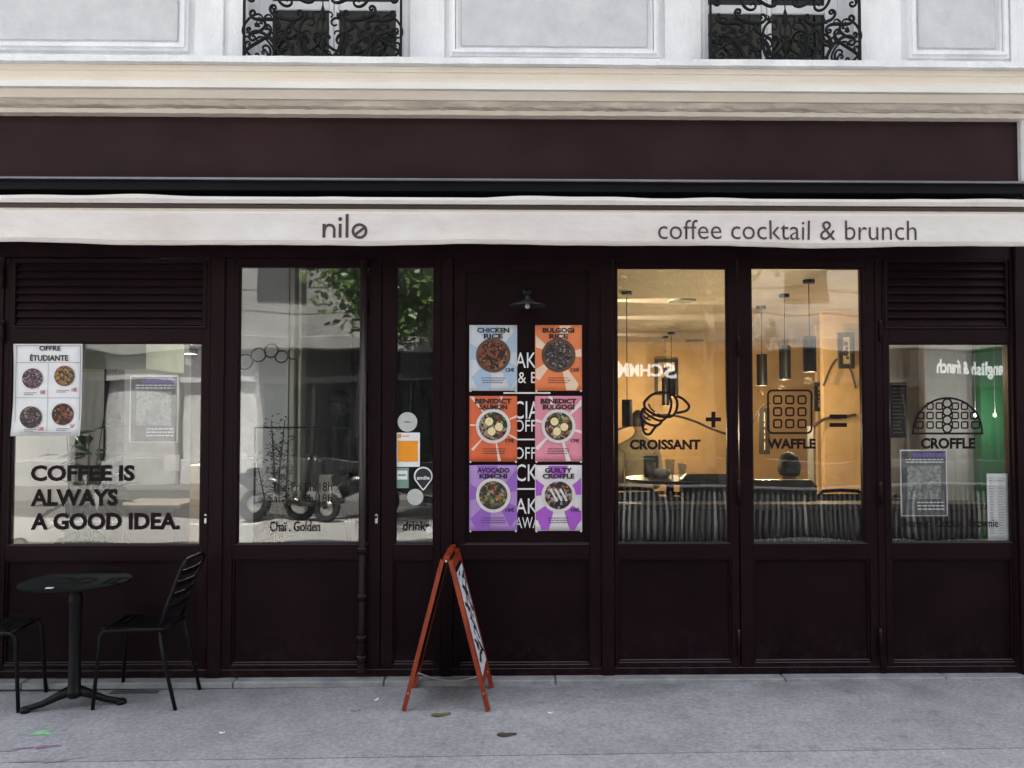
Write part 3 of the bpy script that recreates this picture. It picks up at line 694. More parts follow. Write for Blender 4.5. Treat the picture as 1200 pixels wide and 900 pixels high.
def lift(c): return tuple(min(.88, q*.95) for q in sat(*c))
def menu_poster(px0, py0, px1, py1, bgc, ray, title, price, food, label, nray=6, a0=.3, platec=CERAM, rayw=.22, seed=0, extra=None):
    YB = .026
    x0, x1, z0, z1 = R(px0, py0, px1, py1, YB); t = thing('menu_poster', label, 'poster', ((x0+x1)/2, YB, z0), 'menu posters on the brown panel')
    bm_ = mat('print_%02d%02d%02d' % bgc, lift(bgc), .55, .04, 9); rm = mat('print_%02d%02d%02d' % ray, lift(ray), .55, .04, 9)
    paper_sheet(t, x0, x1, z0, z1, YB, bm_, seed, .010)
    y = YB-.0035; W_ = x1-x0; H_ = z1-z0; cx, cz = (x0+x1)/2, z0+H_*.54; mm = MB(); i0, i1, j0, j1 = x0+.004, x1-.004, z0+.004, z1-.004
    for k in range(nray):
        a = a0+2*PI*k/nray; pts = [(cx+.02*math.cos(a), cz+.02*math.sin(a))]
        for q in range(9):
            u = -1+q/4; rr_ = .36*(1-.10*u*u); pts.append((cx+rr_*math.cos(a+u*rayw), cz+rr_*math.sin(a+u*rayw)))
        pp = clip(pts, i0, i1, j0, j1)
        if len(pp) > 2: mm.poly([(p[0], y, p[1]) for p in pp])
    mm.build('sunburst', rm, t)
    r = W_*.345
    pt = MB().disc((cx, cz), r*1.05, 36, y-.0006).build('plate', platec, t)
    MB().disc((cx, cz), r*.86, 36, y-.0012).build('food', FOOD[food], pt)
    if extra: extra(t, cx, cz, r, y-.0018)
    tl = title.split('\n'); mt = MB()
    for k, s_ in enumerate(tl):
        ww = W_*(.092*len(s_)+.03)/1.0; ww = min(ww, W_*.82); zt1 = z1-H_*(.04+.09*k)
        text_bm(s_, cx-ww/2, cx+ww/2, zt1-H_*.078, zt1, y-.0008-.0001*k, .045, mb=mt)
    mt.build('title_lettering', INK, t)
    text_bm(price, x1-W_*.24, x1-W_*.06, z0+H_*.29, z0+H_*.35, y-.0026, .03).build('price_lettering', INK, t)
    fp = MB(); rnd = random.Random(seed+5)
    for k in range(3):
        xx = cx-W_*rnd.uniform(.2,.26); ze = z0+H_*(.19-.035*k); end = cx+W_*rnd.uniform(.2,.26)
        while xx < end:
            L_ = rnd.uniform(.006, .018); fp.quad((xx, y-.0008, ze), (min(xx+L_, end), y-.0008, ze), (min(xx+L_, end), y-.0008, ze+.0042), (xx, y-.0008, ze+.0042)); xx += L_+.0035
    fp.build('fine_print', INK, t)
    for px, pz in ((x0+.008, z0-.001), (x1-.008, z0-.001)):
        MB().lathe((px, YB-.012, pz), [(0,-.004),(.006,-.004),(.006,.004),(0,.004)], 10, 'y').build('corner_tab', SPOT, t)
    return t
def eggs(t, cx, cz, r, y):
    for dx, dz in ((-.25,.28),(.35,-.05),(-.1,-.32)):
        MB().disc((cx+dx*r, cz+dz*r), r*.25, 14, y).build('egg', mat('egg_print', sat(235,215,165), .6, .1, 60), t)
def streaks(t, cx, cz, r, y):
    m = MB()
    for k in range(3): m.stroke([(cx-r*.5+k*r*.3, cz+r*.4), (cx-r*.1+k*r*.3, cz-r*.35)], r*.13, y)
    m.build('cream_stripes', CERAM, t)
OR, BL, LB, PK, CR_, VI, LI = (232,128,78), (166,186,208), (206,209,216), (226,140,160), (236,222,212), (150,95,190), (178,140,205)
OR2 = (222,102,58); PU = (168,85,196)
menu_poster(550, 381, 606, 458, LB, BL, 'CHICKEN\nRICE', '12€', 'chicken', 'pale blue chicken rice menu poster, top left of the six', 5, .5, BROWNP, .36, 1)
menu_poster(627, 381, 682, 458, OR, (238,205,178), 'BULGOGI\nRICE', '12€', 'beef', 'orange bulgogi rice menu poster, top right of the six', 5, .1, BROWNP, .2, 2)
menu_poster(550, 464, 606, 541, OR2, (240,205,190), 'BENEDICT\nSAUMON', '17€', 'egg', 'orange red benedict saumon menu poster, middle of the left column', 7, .4, CERAM, .045, 3, eggs)
menu_poster(627, 464, 682, 541, PK, CR_, 'BENEDICT\nBULGOGI', '17€', 'salad', 'pink benedict bulgogi menu poster, middle of the right column', 6, .8, CERAM, .07, 4, eggs)
menu_poster(550, 545, 606, 622, LI, VI, 'AVOCADO\nKIMCHI', '15€', 'avocado', 'lilac avocado kimchi menu poster, bottom left of the six', 5, .5, CERAM, .34, 5)
menu_poster(627, 545, 682, 622, (226,218,222), PU, 'GUILTY\nCROFFLE', '10€', 'choc', 'white and purple guilty croffle menu poster, bottom right of the six', 5, .33, CERAM, .34, 6, streaks)
# white words painted on the board behind the posters
YB2 = .0305
for s_, a, b, c, d in (('AK', 604,413,628,431), ('& B', 607,436,630,449), ('CIA', 602,470,632,491), ('OFF', 603,492,628,506), ('OFF', 603,524,628,538), ('CK', 604,544,630,564), ('AK', 604,584,630,602), ('AWA', 604,606,632,619)):
    text_px(s_, a, b, c, d, YB2, .0).build('lettering', WVINYL, mb_)
for a, b, py in ((590, 645, 460.5), (606, 627, 515), (606, 627, 573)):
    x0, x1, z0, z1 = R(a, py-.9, b, py+.9, YB2); MB().quad((x0,YB2,z0), (x1,YB2,z0), (x1,YB2,z1), (x0,YB2,z1)).build('white_rule', WVINYL, mb_)

# student offer poster
YP = .022
x0, x1, z0, z1 = R(15, 403, 96, 511, YP)
sp = thing('offer_poster', 'white student offer poster with four bowls taped over the left window', 'poster', ((x0+x1)/2, YP, z0))
paper_sheet(sp, x0, x1, z0, z1, YP, PAPER, 9, .012)
yq = YP-.0045
text_px('OFFRE', 46, 405, 71, 411, yq, .03).build('lettering', INK, sp)
text_px('ÉTUDIANTE', 35, 414.5, 80, 423, yq, .03).build('lettering', INK, sp)
fr = MB()
for a, b, c, d in ((18,405,94,405.5),(18,507,94,507.5),(18,405,18.5,507.5),(93.5,405,94,507.5),(18,424.5,94,424.9),(55.6,424.5,56,507),(18,466,94,466.4)):
    q = R(a, b, c, d, yq); fr.quad((q[0],yq,q[2]), (q[1],yq,q[2]), (q[1],yq,q[3]), (q[0],yq,q[3]))
fr.build('ruled_lines', mat('grey_ink', (.2,.2,.21), .6), sp)
for (px, py, fd, br) in ((38,443.5,'mix',0), (75.5,440.5,'donut',0), (36,489,'beef',1), (73.5,485.5,'chicken',1)):
    c = at(px, py, yq)
    if br: MB().disc((c.x, c.z), .068, 30, yq-.0004).build('plate', BROWNP, sp)
    MB().disc((c.x, c.z), .063, 30, yq-.001).build('food', FOOD[fd], sp)
RED = mat('red_ink', sat(190,50,80), .6)
for px, py in ((47,458), (84,455), (45,501), (82,498)): text_px('10€', px, py-1, px+6, py+4, yq, .02).build('price_lettering', RED, sp)
fp = MB()
for px, py in ((28,460), (66,457), (28,503), (66,502)):
    for k in range(2):
        q = R(px, py+k*2, px+15-4*k, py+.7+k*2, yq); fp.quad((q[0],yq,q[2]), (q[1],yq,q[2]), (q[1],yq,q[3]), (q[0],yq,q[3]))
fp.build('fine_print', MATS['grey_ink'], sp)

# translucent event posters with purple headings behind the glass
GPR = mat('grey_print', (.10,.10,.105), .6, .3, 20); PP = mat('purple_ink', sat(135,110,190), .6, .1, 30)
PHOTO = cells_mat('grey_photo', [(.6,.6,.6),(.45,.45,.45),(.75,.75,.75),(.55,.55,.55),(.32,.32,.32),(.68,.68,.68)], 70)
def event_poster(a, b, c, d, label):
    Y = .052; x0, x1, z0, z1 = R(a, b, c, d, Y); W_, H_ = x1-x0, z1-z0
    t = thing('event_poster', label, 'poster', ((x0+x1)/2, Y, z0), 'grey event posters inside the panes')
    paper_sheet(t, x0, x1, z0, z1, Y, PAPER, 3, .001)
    y = Y-.003
    MB().quad((x0+.008,y,z0+.008), (x1-.008,y,z0+.008), (x1-.008,y,z1-.008), (x0+.008,y,z1-.008)).build('grey_field', GPR, t)
    q = (x0+W_*.14, x1-W_*.14, z0+H_*.26, z1-H_*.24)
    MB().quad((q[0],y-.001,q[2]), (q[1],y-.001,q[2]), (q[1],y-.001,q[3]), (q[0],y-.001,q[3])).build('photo_print', PHOTO, t)
    fm = MB(); fm.disc(((q[0]+q[1])/2, q[2]+(q[3]-q[2])*.80), W_*.06, 14, y-.0016); fm.poly([((q[0]+q[1])/2+dx*W_, y-.0016, q[2]+(q[3]-q[2])*v) for dx, v in ((-.03,.7),(.03,.7),(.06,.4),(.03,.1),(-.03,.1),(-.06,.4))])
    fm.build('figure_print', mat('figure_grey', (.2,.2,.2), .6), t)
    hm = MB(); rh = random.Random(int(b)); xx = x0+W_*.26
    while xx < x1-W_*.08:
        L_ = rh.uniform(.008, .018); zz = z1-H_*.11; hm.quad((xx,y-.001,zz), (xx+L_,y-.001,zz), (xx+L_,y-.001,zz+H_*rh.uniform(.05,.075)), (xx,y-.001,zz+H_*rh.uniform(.05,.075))); xx += L_+.003
    hm.build('purple_heading', PP, t)
    mm = MB(); rnd = random.Random(int(a))
    for k in range(5):
        xx = x0+W_*(.12 if k < 2 else .35); zz = (z1-H_*(.155+.04*k)) if k < 2 else z0+H_*(.20-.05*(k-2)); ee = x1-W_*.08
        while xx < ee:
            L_ = rnd.uniform(.01,.03); mm.quad((xx,y-.001,zz), (min(ee,xx+L_),y-.001,zz), (min(ee,xx+L_),y-.001,zz+.007), (xx,y-.001,zz+.007)); xx += L_+.005
    mm.build('fine_print', PAPER, t)
event_poster(152, 440, 209, 519, 'grey event poster with purple heading inside the wide left window')
event_poster(1055, 527, 1110, 605, 'grey event poster with purple heading below the croffle lettering')
x0, x1, z0, z1 = R(1157, 555, 1182, 634, .052)
ls = thing('price_list', 'white paper price list inside the lower right corner of the croffle window', 'notice', ((x0+x1)/2, .052, z0))
paper_sheet(ls, x0, x1, z0, z1, .052, PAPER, 8, .001); mm = MB(); rnd = random.Random(8)
for k in range(22):
    zz = z1-.03-k*.0165
    for u0 in (.1, .55): mm.quad((x0+.13*u0, .0495, zz), (x0+.13*u0+rnd.uniform(.02,.05), .0495, zz), (x0+.13*u0+.02, .0495, zz+.003), (x0+.13*u0, .0495, zz+.003))
mm.build('fine_print', MATS['grey_ink'], ls)

# stickers on the narrow leaf
def sticker(shape, a, b, c, d, m, label, build=None, cat='sticker', name='window_sticker'):
    Y = .0345; x0, x1, z0, z1 = R(a, b, c, d, Y); t = thing(name, label, cat, ((x0+x1)/2, Y, z0)); cx, cz = (x0+x1)/2, (z0+z1)/2
    if shape == 'round': MB().lathe((cx, Y-.0006, cz), [(0,-.0006),((x1-x0)/2,-.0006),((x1-x0)/2,.0006),(0,.0006)], 32, 'y').build('backing', m, t)
    elif shape == 'drop':
        m_ = MB(); r = (x1-x0)/2; pts = [(cx+r*math.cos(u), z1-r+r*math.sin(u)) for u in [math.radians(-25+i*230/28) for i in range(29)]]+[(cx-.012, z0+.012), (cx, z0), (cx+.012, z0+.012)]
        lo = [m_.bm.verts.new((p[0], Y, p[1])) for p in pts]; hi = [m_.bm.verts.new((p[0], Y-.001, p[1])) for p in pts]
        m_.bm.faces.new(lo); m_.bm.faces.new(hi)
        for i in range(len(pts)): m_.bm.faces.new((lo[i-1], lo[i], hi[i], hi[i-1]))
        m_.build('backing', m, t)
        MB().poly([(cx+(p[0]-cx)*.84, Y-.0018, cz+.004+(p[1]-cz-.004)*.86) for p in pts]).build('dark_field', mat('navy_print', (.015,.017,.025), .4), t)
    else: MB().box(x0, x1, Y-.001, Y, z0, z1).build('backing', m, t)
    if build: build(t, Y-.0022, x0, x1, z0, z1)
    return t
GS = mat('grey_sticker', (.5,.52,.5), .5, .06, 20)
def T(body, m, u0, v0, u1, v1, bold=0):
    return lambda t, y, x0, x1, z0, z1: text_bm(body, x0+(x1-x0)*u0, x0+(x1-x0)*u1, z0+(z1-z0)*v0, z0+(z1-z0)*v1, y, bold).build('lettering', m, t)
sticker('round', 466, 483, 489, 506, GS, 'grey round sticker, uppermost on the narrow glazed leaf', T('nilo', INK, .33, .46, .67, .56, .02))
ORG = mat('orange_print', sat(240,150,20), .5, .04, 9)
def orange(t, y, x0, x1, z0, z1):
    W_, H_ = x1-x0, z1-z0; q = (x0+W_*.08, x1-W_*.08, z0+H_*.15, z1-H_*.24)
    MB().quad((q[0],y,q[2]),(q[1],y,q[2]),(q[1],y,q[3]),(q[0],y,q[3])).build('orange_field', ORG, t)
    q = (x0+W_*.08, x0+W_*.22, z1-H_*.15, z1-H_*.04); MB().quad((q[0],y,q[2]),(q[1],y,q[2]),(q[1],y,q[3]),(q[0],y,q[3])).build('orange_mark', ORG, t)
    q = (x0+W_*.27, x0+W_*.55, z1-H_*.115, z1-H_*.085); MB().quad((q[0],y,q[2]),(q[1],y,q[2]),(q[1],y,q[3]),(q[0],y,q[3])).build('fine_print', ORG, t)
sticker('sq', 464, 507, 492, 547, PAPER, 'white notice with large orange square between the round grey stickers', orange, 'notice', 'window_notice')
def green(t, y, x0, x1, z0, z1):
    W_, H_ = x1-x0, z1-z0; MB().quad((x0+W_*.1,y,z0+H_*.42),(x1-W_*.1,y,z0+H_*.42),(x1-W_*.1,y,z1-H_*.14),(x0+W_*.1,y,z1-H_*.14)).build('white_field', PAPER, t)
    for k in range(4): MB().quad((x0+W_*(.2+.15*k),y-.0005,z0+H_*.6),(x0+W_*(.31+.15*k),y-.0005,z0+H_*.6),(x0+W_*(.31+.15*k),y-.0005,z0+H_*.68),(x0+W_*(.2+.15*k),y-.0005,z0+H_*.68)).build('dark_mark', INK, t)
sticker('sq', 464, 548, 479, 572, mat('green_print', sat(120,150,135), .5, .05, 9), 'small green and white label under the orange notice', green)
sticker('drop', 485, 547, 507, 575, PAPER, 'dark drop shaped sticker with white edge under the orange notice', T('smile', WVINYL, .16, .46, .84, .62, .03))
sticker('round', 477, 573, 496, 592, GS, 'pale round sticker below the dark drop shaped one', None)
sticker('round', 499, 617, 507, 625, PAPER, 'tiny white dot sticker beside the drinks lettering', None)

# ------------------------------------------------------------------ awning
YA, YV = -.22, -.32
aw = thing('awning', 'retracted off white awning with scalloped valance across the whole shopfront', 'awning', (0, YV, at(600,287,YV).z))
AX0, AX1 = -4.2, at(1216, 260, YV).x
def za(py, Y, px=600): return at(px, py, Y).z
BAR = mat('awning_bar_metal', (.006,.006,.008), .5, .1, 5, spec=.1)
z0, z1 = za(224, YA), za(211, YA)
MB().sweep([(-.05, z1-.004), (YA-.012, z1), (YA-.02, z1-.006), (YA-.012, z1-.013), (YA, z1-.022), (YA, z0), (-.05, z0)], AX0, AX1, 1).build('cassette', BAR, aw)
MB().tube([(AX0, YA-.022, z1-.006), (AX1, YA-.022, z1-.006)], .008, 10).build('rain_rail', mat('rail_grey', (.22,.22,.26), .35, .1, 5, metal=.5), aw, True)
# folded cloth above the front bar: uneven top
m = MB(); n = 260; rows = []
for i in range(n+1):
    x = AX0+(AX1-AX0)*i/n; wv = .006*math.sin(x*2.1+.5)+.004*math.sin(x*5.3)+.003*math.sin(x*11)
    wv = max(wv, -.002)
    zz1 = za(231, -.27)+wv; zz0 = za(240, -.27)
    rows.append([m.bm.verts.new(p) for p in ((x, -.06, zz1+.01), (x, -.24, zz1+.006), (x, -.275, zz1-.004), (x, -.285, (zz0+zz1)/2), (x, -.278, zz0), (x, -.06, zz0))])
for A, B in zip(rows, rows[1:]):
    for k in range(6): m.bm.faces.new((A[k], A[(k+1)%6], B[(k+1)%6], B[k]))
m.bm.faces.new(rows[0]); m.bm.faces.new(rows[-1][::-1])
m.build('rolled_cloth', AWN, aw)
zb0, zb1 = za(247, -.3), za(240.5, -.3)
MB().sweep([(-.06, zb1), (-.285, zb1), (-.285, zb0), (-.06, zb0)], AX0, AX1).build('front_bar', mat('bar_brown', (.03,.014,.012), .5), aw)
# valance: waved cloth with thickness
m = MB(); nx, nz = 420, 7; fr_, bk_ = [], []
ztop = za(246, YV)
for i in range(nx+1):
    x = AX0+(AX1-AX0)*i/nx; zbot = za(287.5, YV)+.0055*math.sin(x*2.0+1.2)+.004*math.sin(x*4.7+2)
    cf, cb = [], []
    for j in range(nz+1):
        v = j/nz; y = YV+v*(.006*math.sin(x*3.1+1)+.005*math.sin(x*7.7)+.004*math.sin(x*17+2*v)+.0016*math.sin(x*43-3*v)); z = ztop+(zbot-ztop)*v
        cf.append(m.bm.verts.new((x, y, z))); cb.append(m.bm.verts.new((x, y+.0022, z)))
    fr_.append(cf); bk_.append(cb)
for i in range(nx):
    for j in range(nz):
        m.bm.faces.new((fr_[i][j], fr_[i+1][j], fr_[i+1][j+1], fr_[i][j+1])); m.bm.faces.new((bk_[i][j], bk_[i][j+1], bk_[i+1][j+1], bk_[i+1][j]))
    m.bm.faces.new((fr_[i][nz], fr_[i+1][nz], bk_[i+1][nz], bk_[i][nz])); m.bm.faces.new((fr_[i][0], bk_[i][0], bk_[i+1][0], fr_[i+1][0]))
m.build('valance', AWN, aw, True)
def hem_z(x, v):
    zbot = za(287.5, YV)+.0055*math.sin(x*2.0+1.2)+.004*math.sin(x*4.7+2); return ztop+(zbot-ztop)*v
m = MB()
for (v0, v1) in ((.0, .045), (.87, .89)):
    for i in range(nx):
        xa = AX0+(AX1-AX0)*i/nx; xb = AX0+(AX1-AX0)*(i+1)/nx
        def yy(x, v): return YV+v*(.006*math.sin(x*3.1+1)+.005*math.sin(x*7.7)+.004*math.sin(x*17+2*v)+.0016*math.sin(x*43-3*v))-.0015
        m.quad((xa, yy(xa,v0), hem_z(xa,v0)), (xb, yy(xb,v0), hem_z(xb,v0)), (xb, yy(xb,v1), hem_z(xb,v1)), (xa, yy(xa,v1), hem_z(xa,v1)))
m.build('hem_seam', mat('seam', (.62,.52,.42), .8, .1, 6), aw)
def on_cloth(mb):
    bmesh.ops.subdivide_edges(mb.bm, edges=mb.bm.edges, cuts=0) if False else None
    for v in mb.bm.verts:
        x, z = v.co.x, v.co.z; vv = (ztop-z)/(ztop-hem_z(x, 1))
        v.co.y = YV+vv*(.006*math.sin(x*3.1+1)+.005*math.sin(x*7.7)+.004*math.sin(x*17+2*vv)+.0016*math.sin(x*43-3*vv))-.003+(v.co.y-YV)
    return mb
AL = mat('awning_print', (.07,.045,.05), .8, .05, 9)
on_cloth(text_px('coffee cocktail & brunch', 771, 258, 1074, 281, YV, -.004)).build('lettering', AL, aw)
m = MB(); q = 1/200.
def ap(x, y): p = at(x, y, YV); return (p.x, p.z)
def aps(l): return [ap(*p) for p in l]
m.stroke(aps([(380,262.5),(380,279)]), 3.6*q, YV); m.stroke(aps([(380.2,279), (380.2,270)]+arc(386.5,269.5,5.6,5.6,180,0,14)+[(392.1,279)]), 3.2*q, YV-.0003)
m.stroke(aps([(399,262.5),(399,279)]), 3.6*q, YV); m.disc(ap(399,257), 2.4*q, 16, YV); m.stroke(aps([(407,251),(407,279)]), 3.6*q, YV)
m.stroke(aps(arc(421.5,271,7.6,7.6,0,360,28)[:-1]), 3.3*q, YV, True); m.stroke(aps([(415,276.5),(429,265.5)]), 3.2*q, YV-.0003)
on_cloth(m).build('logo_lettering', AL, aw)

# small lamp over the posters
p = at(618, 356, -.10)
lp = thing('wall_lamp', 'small dark enamel shade lamp above the menu posters', 'lamp', tuple(p))
MB().lathe(p, [(.0,.052),(.014,.05),(.018,.03),(.03,.022),(.06,.008),(.112,-.008),(.114,-.012),(.106,-.01),(.056,.003),(.02,.015),(0,.018)], 28).build('lamp_shade', mat('dark_enamel', (.035,.035,.04), .35, .1, 9), lp, True)
MB().lathe(p+Vector((0,0,-.015)), [(0,-.016),(.012,-.012),(.015,0),(.01,.014),(0,.018)], 14).build('bulb', mat('frosted_bulb', (.7,.7,.66), .4), lp, True)
MB().tube([p+Vector((0,0,.05)), p+Vector((0,0,.075)), p+Vector((0,.03,.09)), p+Vector((0,.128,.09))], .006, 8).build('arm', BLACK, lp, True)
MB().lathe((p.x, .02, p.z+.09), [(0,-.006),(.03,-.006),(.03,.012),(0,.012)], 18, 'y').build('mount', BLACK, lp, True)

# ------------------------------------------------------------------ bistro table and chairs
TY = -.36; tz0 = GZ(-2.4); tp = at(85, 681, TY); tz = tp.z-tz0; tx = at(87, 815, TY).x
tb = thing('bistro_table', 'round black bistro table on a cast iron pedestal below the left window', 'table', (tx, TY, tz0))
tb['at'] = (0,0,0); TX, TYY = tx, TY; tx, TY = 0.0, 0.0
MB().lathe((tx, TY, tz), [(0,-.012),(.27,-.012),(.288,-.008),(.291,0),(.288,.004),(0,.004)], 64).build('tabletop', mat('tabletop_black', (.008,.0095,.0095), .8, .2, 6, .03, 120, rvar=.04, spec=.05), tb, True)
MB().lathe((tx, TY, 0), [(.0,tz-.013),(.05,tz-.014),(.06,tz-.03),(.034,tz-.05),(.034,.62),(.04,.6),(.033,.585),(.03,.3),(.034,.13),(.045,.10),(.05,.085),(.03,.06),(0,.05)][::-1], 24).build('column', BLACK, tb, True)
MB().box(tx-.11, tx+.11, TY-.02, TY+.02, tz-.028, tz-.013, .004).build('top_bracket', BLACK, tb)
for a in (195, 14, 106):
    t = math.radians(a); d = Vector((math.cos(t), math.sin(t), 0)); c0 = Vector((tx, TY, 0))
    MB().tube([c0+d*.03+Vector((0,0,.095)), c0+d*.08+Vector((0,0,.075)), c0+d*.16+Vector((0,0,.038)), c0+d*.235+Vector((0,0,.02)), c0+d*.262+Vector((0,0,.018))], [.03,.024,.018,.017,.012], 10).build('foot', BLACK, tb, True)
    MB().lathe(c0+d*.245, [(0,0),(.026,0),(.03,.008),(.028,.022),(.016,.032),(0,.034)], 14).build('foot_pad', BLACK, tb, True)
tx, TY = TX, TYY
tag(MB().box(tx-.055, tx-.018, TY-.225, TY-.20, tz+tz0+.005, tz+tz0+.008).build('paper_scrap', PAPER), 'small white paper scrap lying on the round black table', 'paper')

def rounded(pts, r=.04, n=5):
    P = [Vector(p) for p in pts]; o = [P[0]]
    for i in range(1, len(P)-1):
        a = (P[i-1]-P[i]); b = (P[i+1]-P[i]); ra = min(r, a.length/2.1, b.length/2.1); A = P[i]+a.normalized()*ra; B = P[i]+b.normalized()*ra
        for k in range(n+1):
            t = k/n; o.append(A*(1-t)**2+P[i]*2*t*(1-t)+B*t*t)
    o.append(P[-1]); return o
CB = mat('chair_black', (.006,.006,.007), .38, .2, 9, .02, 200, spec=.2)
def chair(loc, rz, label):
    """modelled facing -x about its own origin"""
    t = thing('bistro_chair', label, 'chair', loc, 'black metal bistro chairs'); t['at'] = (0,0,0)
    W_ = .155; hs_ = .445; r = .0105
    for sy in (-1, 1):
        yb = sy*W_; yo = sy*(W_+.014)
        MB().tube(rounded([(-.235, yo, 0), (-.205, yb, hs_-.01), (.15, yb, hs_)], .045), r, 10).build('front_leg', CB, t, True)
        MB().tube([(.13, yb*.98, hs_-.006), (.16, yo*1.0, .3), (.235, yo, 0)], r, 10).build('rear_leg', CB, t, True)
    zt1 = .83
    MB().tube(rounded([(.125, -W_*.98, hs_-.002), (.19, -W_*.98, .63), (.265, -W_*.9, zt1), (.272, W_*.9, zt1), (.19, W_*.98, .63), (.125, W_*.98, hs_-.002)], .06, 6), r, 10).build('back_frame', CB, t, True)
    for k in range(4):
        z = .56+k*.065; xx = .165+(z-.56)*.36; m = MB(); rows = []
        for i in range(9):
            v = -1+i/4; yy = v*W_*.96; cv = .022*(1-v*v)
            rows.append([m.bm.verts.new((xx+cv+dx+(dz*.36), yy, z+dz)) for dx, dz in ((-.002,-.018),(.002,-.018),(.002,.018),(-.002,.018))])
        for A, B in zip(rows, rows[1:]):
            for q in range(4): m.bm.faces.new((A[q], A[(q+1)%4], B[(q+1)%4], B[q]))
        m.bm.faces.new(rows[0][::-1]); m.bm.faces.new(rows[-1]); m.build('back_slat', CB, t)
    for k in range(7):
        xx = -.19+k*.053; m = MB(); rows = []
        for i in range(9):
            v = -1+i/4; yy = v*W_; dp = -.012*(1-v*v)
            rows.append([m.bm.verts.new((xx+dx, yy, hs_+.004+dp+dz)) for dx, dz in ((-.021,0),(.021,0),(.021,.003),(-.021,.003))])
        for A, B in zip(rows, rows[1:]):
            for q in range(4): m.bm.faces.new((A[q], A[(q+1)%4], B[(q+1)%4], B[q]))
        m.bm.faces.new(rows[0][::-1]); m.bm.faces.new(rows[-1]); m.build('seat_slat', CB, t)
    MB().tube([(-.19, -W_, hs_-.004), (-.19, W_, hs_-.004)], .009, 8).build('front_bar', CB, t, True)
    MB().tube([(.14, -W_, hs_-.006), (.14, W_, hs_-.006)], .009, 8).build('rear_bar', CB, t, True)
    t.location = loc; t.rotation_euler = (0,0,rz); return t
chair((-2.03, -.235, GZ(-2.03)), math.radians(-2.5), 'black slatted bistro chair standing right of the round table, facing it')
chair((-2.685-.235, -.27, GZ(-2.8)), PI+math.radians(5), 'black bistro chair at the left edge with only its front seat in view')

# ------------------------------------------------------------------ A-board
yn, yf = -.48, -.10
af = at(475, 833, yn); bf = at(574, 833, yn); tpn = at(519, 656, yn); tpn2 = at(531, 656, yn)
ab = thing('sandwich_board', 'red wooden sandwich board standing open in front of the menu panel', 'sign', ((af.x+bf.x)/2, (yn+yf)/2, 0))
REDW = mat('red_stained_wood', (.34,.050,.008), .38, .2, 5, .1, 60, col2=(.18,.016,.005), stretch=(3,3,.6), detail=8, rvar=.08)
zt_b = tpn.z
xt = (tpn.x+tpn2.x)/2
for side, xf in ((-1, af.x), (1, bf.x)):
    top = Vector((xt+side*.022, 0, zt_b)); bot = Vector((xf, 0, GZ(xf)+.004)); d = (bot-top).normalized(); nrm = Vector((d.z, 0, -d.x))*(1 if side > 0 else -1)
    for y in (yn, yf):
        a = Vector((top.x, y, top.z)); b = Vector((bot.x, y, bot.z))
        MB().obox(a, b, .036, .024, nrm).build('leg', REDW, ab)
        MB().lathe((b.x-d.x*.1, y-.0185, b.z-d.z*.1), [(0,-.002),(.005,-.002),(.005,.002),(0,.002)], 10, 'y').build('bolt', BR, ab)
    L_ = (bot-top).length
    for s_, nm in ((.02, 'top_rail'), (.80, 'bottom_rail')):
        c = top+d*(L_*s_+.02); MB().obox((c.x, yn+.0185, c.z), (c.x, yf-.0185, c.z), .04, .02, nrm).build(nm, REDW, ab)
    p0, p1 = top+d*(L_*.02+.042), top+d*(L_*.80-.002)
    MB().obox(Vector((p0.x, (yn+yf)/2, p0.z)), Vector((p1.x, (yn+yf)/2, p1.z)), (yf-yn)-.038, .008, nrm).build('board_panel', BLACKM, ab)
    # printed sheet on the outer face
    o_ = nrm*(.012 if nrm.x*side > 0 else -.012)
    q0, q1 = top+d*(L_*.10), top+d*(L_*.79)
    MB().obox(Vector((q0.x, (yn+yf)/2-.006, q0.z))+o_, Vector((q1.x, (yn+yf)/2-.006, q1.z))+o_, (yf-yn)-.07, .002, nrm).build('printed_sheet', mat('printed_sheet', (.72,.73,.76), .5, .1, 8, .3, 14), ab)
    if side > 0:
        m = MB(); rnd = random.Random(4); o2 = nrm*(.0142 if nrm.x > 0 else -.0142); ym_ = (yn+yf)/2
        for k in range(17):
            f0 = .13+k*.036+rnd.uniform(-.012,.012); yc = ym_+rnd.uniform(-.10,.10); ln = rnd.uniform(.04,.10); th = rnd.uniform(.006,.020); sl = rnd.uniform(-.5,.9); top_, bot_ = [], []
            for i in range(9):
                u = -1+i/4; wv = th*(1-u*u)**.6*(1+.5*math.sin(5*u+k)); yy_ = max(yn+.05, min(yf-.05, yc+ln*u)); cs = L_*f0+sl*ln*u+.012*math.sin(3*u+k)
                for sg, arr in ((1, top_), (-1, bot_)):
                    c = top+d*(cs+sg*(wv+.001))+o2*(1+.002*k); arr.append((c.x, yy_, c.z))
            for i in range(8): m.quad(top_[i], top_[i+1], bot_[i+1], bot_[i])
        m.build('dark_print', INK, ab)
MB().obox((xt, yn-.004, zt_b+.012), (xt, yf+.004, zt_b+.012), .03, .022).build('hinge_rail', REDW, ab)
for y in (yn-.02, yf+.02): MB().lathe((xt, y, zt_b-.004), [(0,-.002),(.007,-.002),(.007,.002),(0,.002)], 12, 'y').build('hinge_pin', BR, ab)
cp = []
for i in range(13):
    u = i/12; cp.append((af.x+.03+(bf.x-af.x-.06)*u, (yn+yf)/2+.13, .115-.045*math.sin(PI*u)))
MB().tube(cp, .004, 6).build('stay_cord', mat('cord_white', (.5,.5,.5), .8), ab, True)

ab.rotation_euler = (0, 0, math.radians(-2.6))

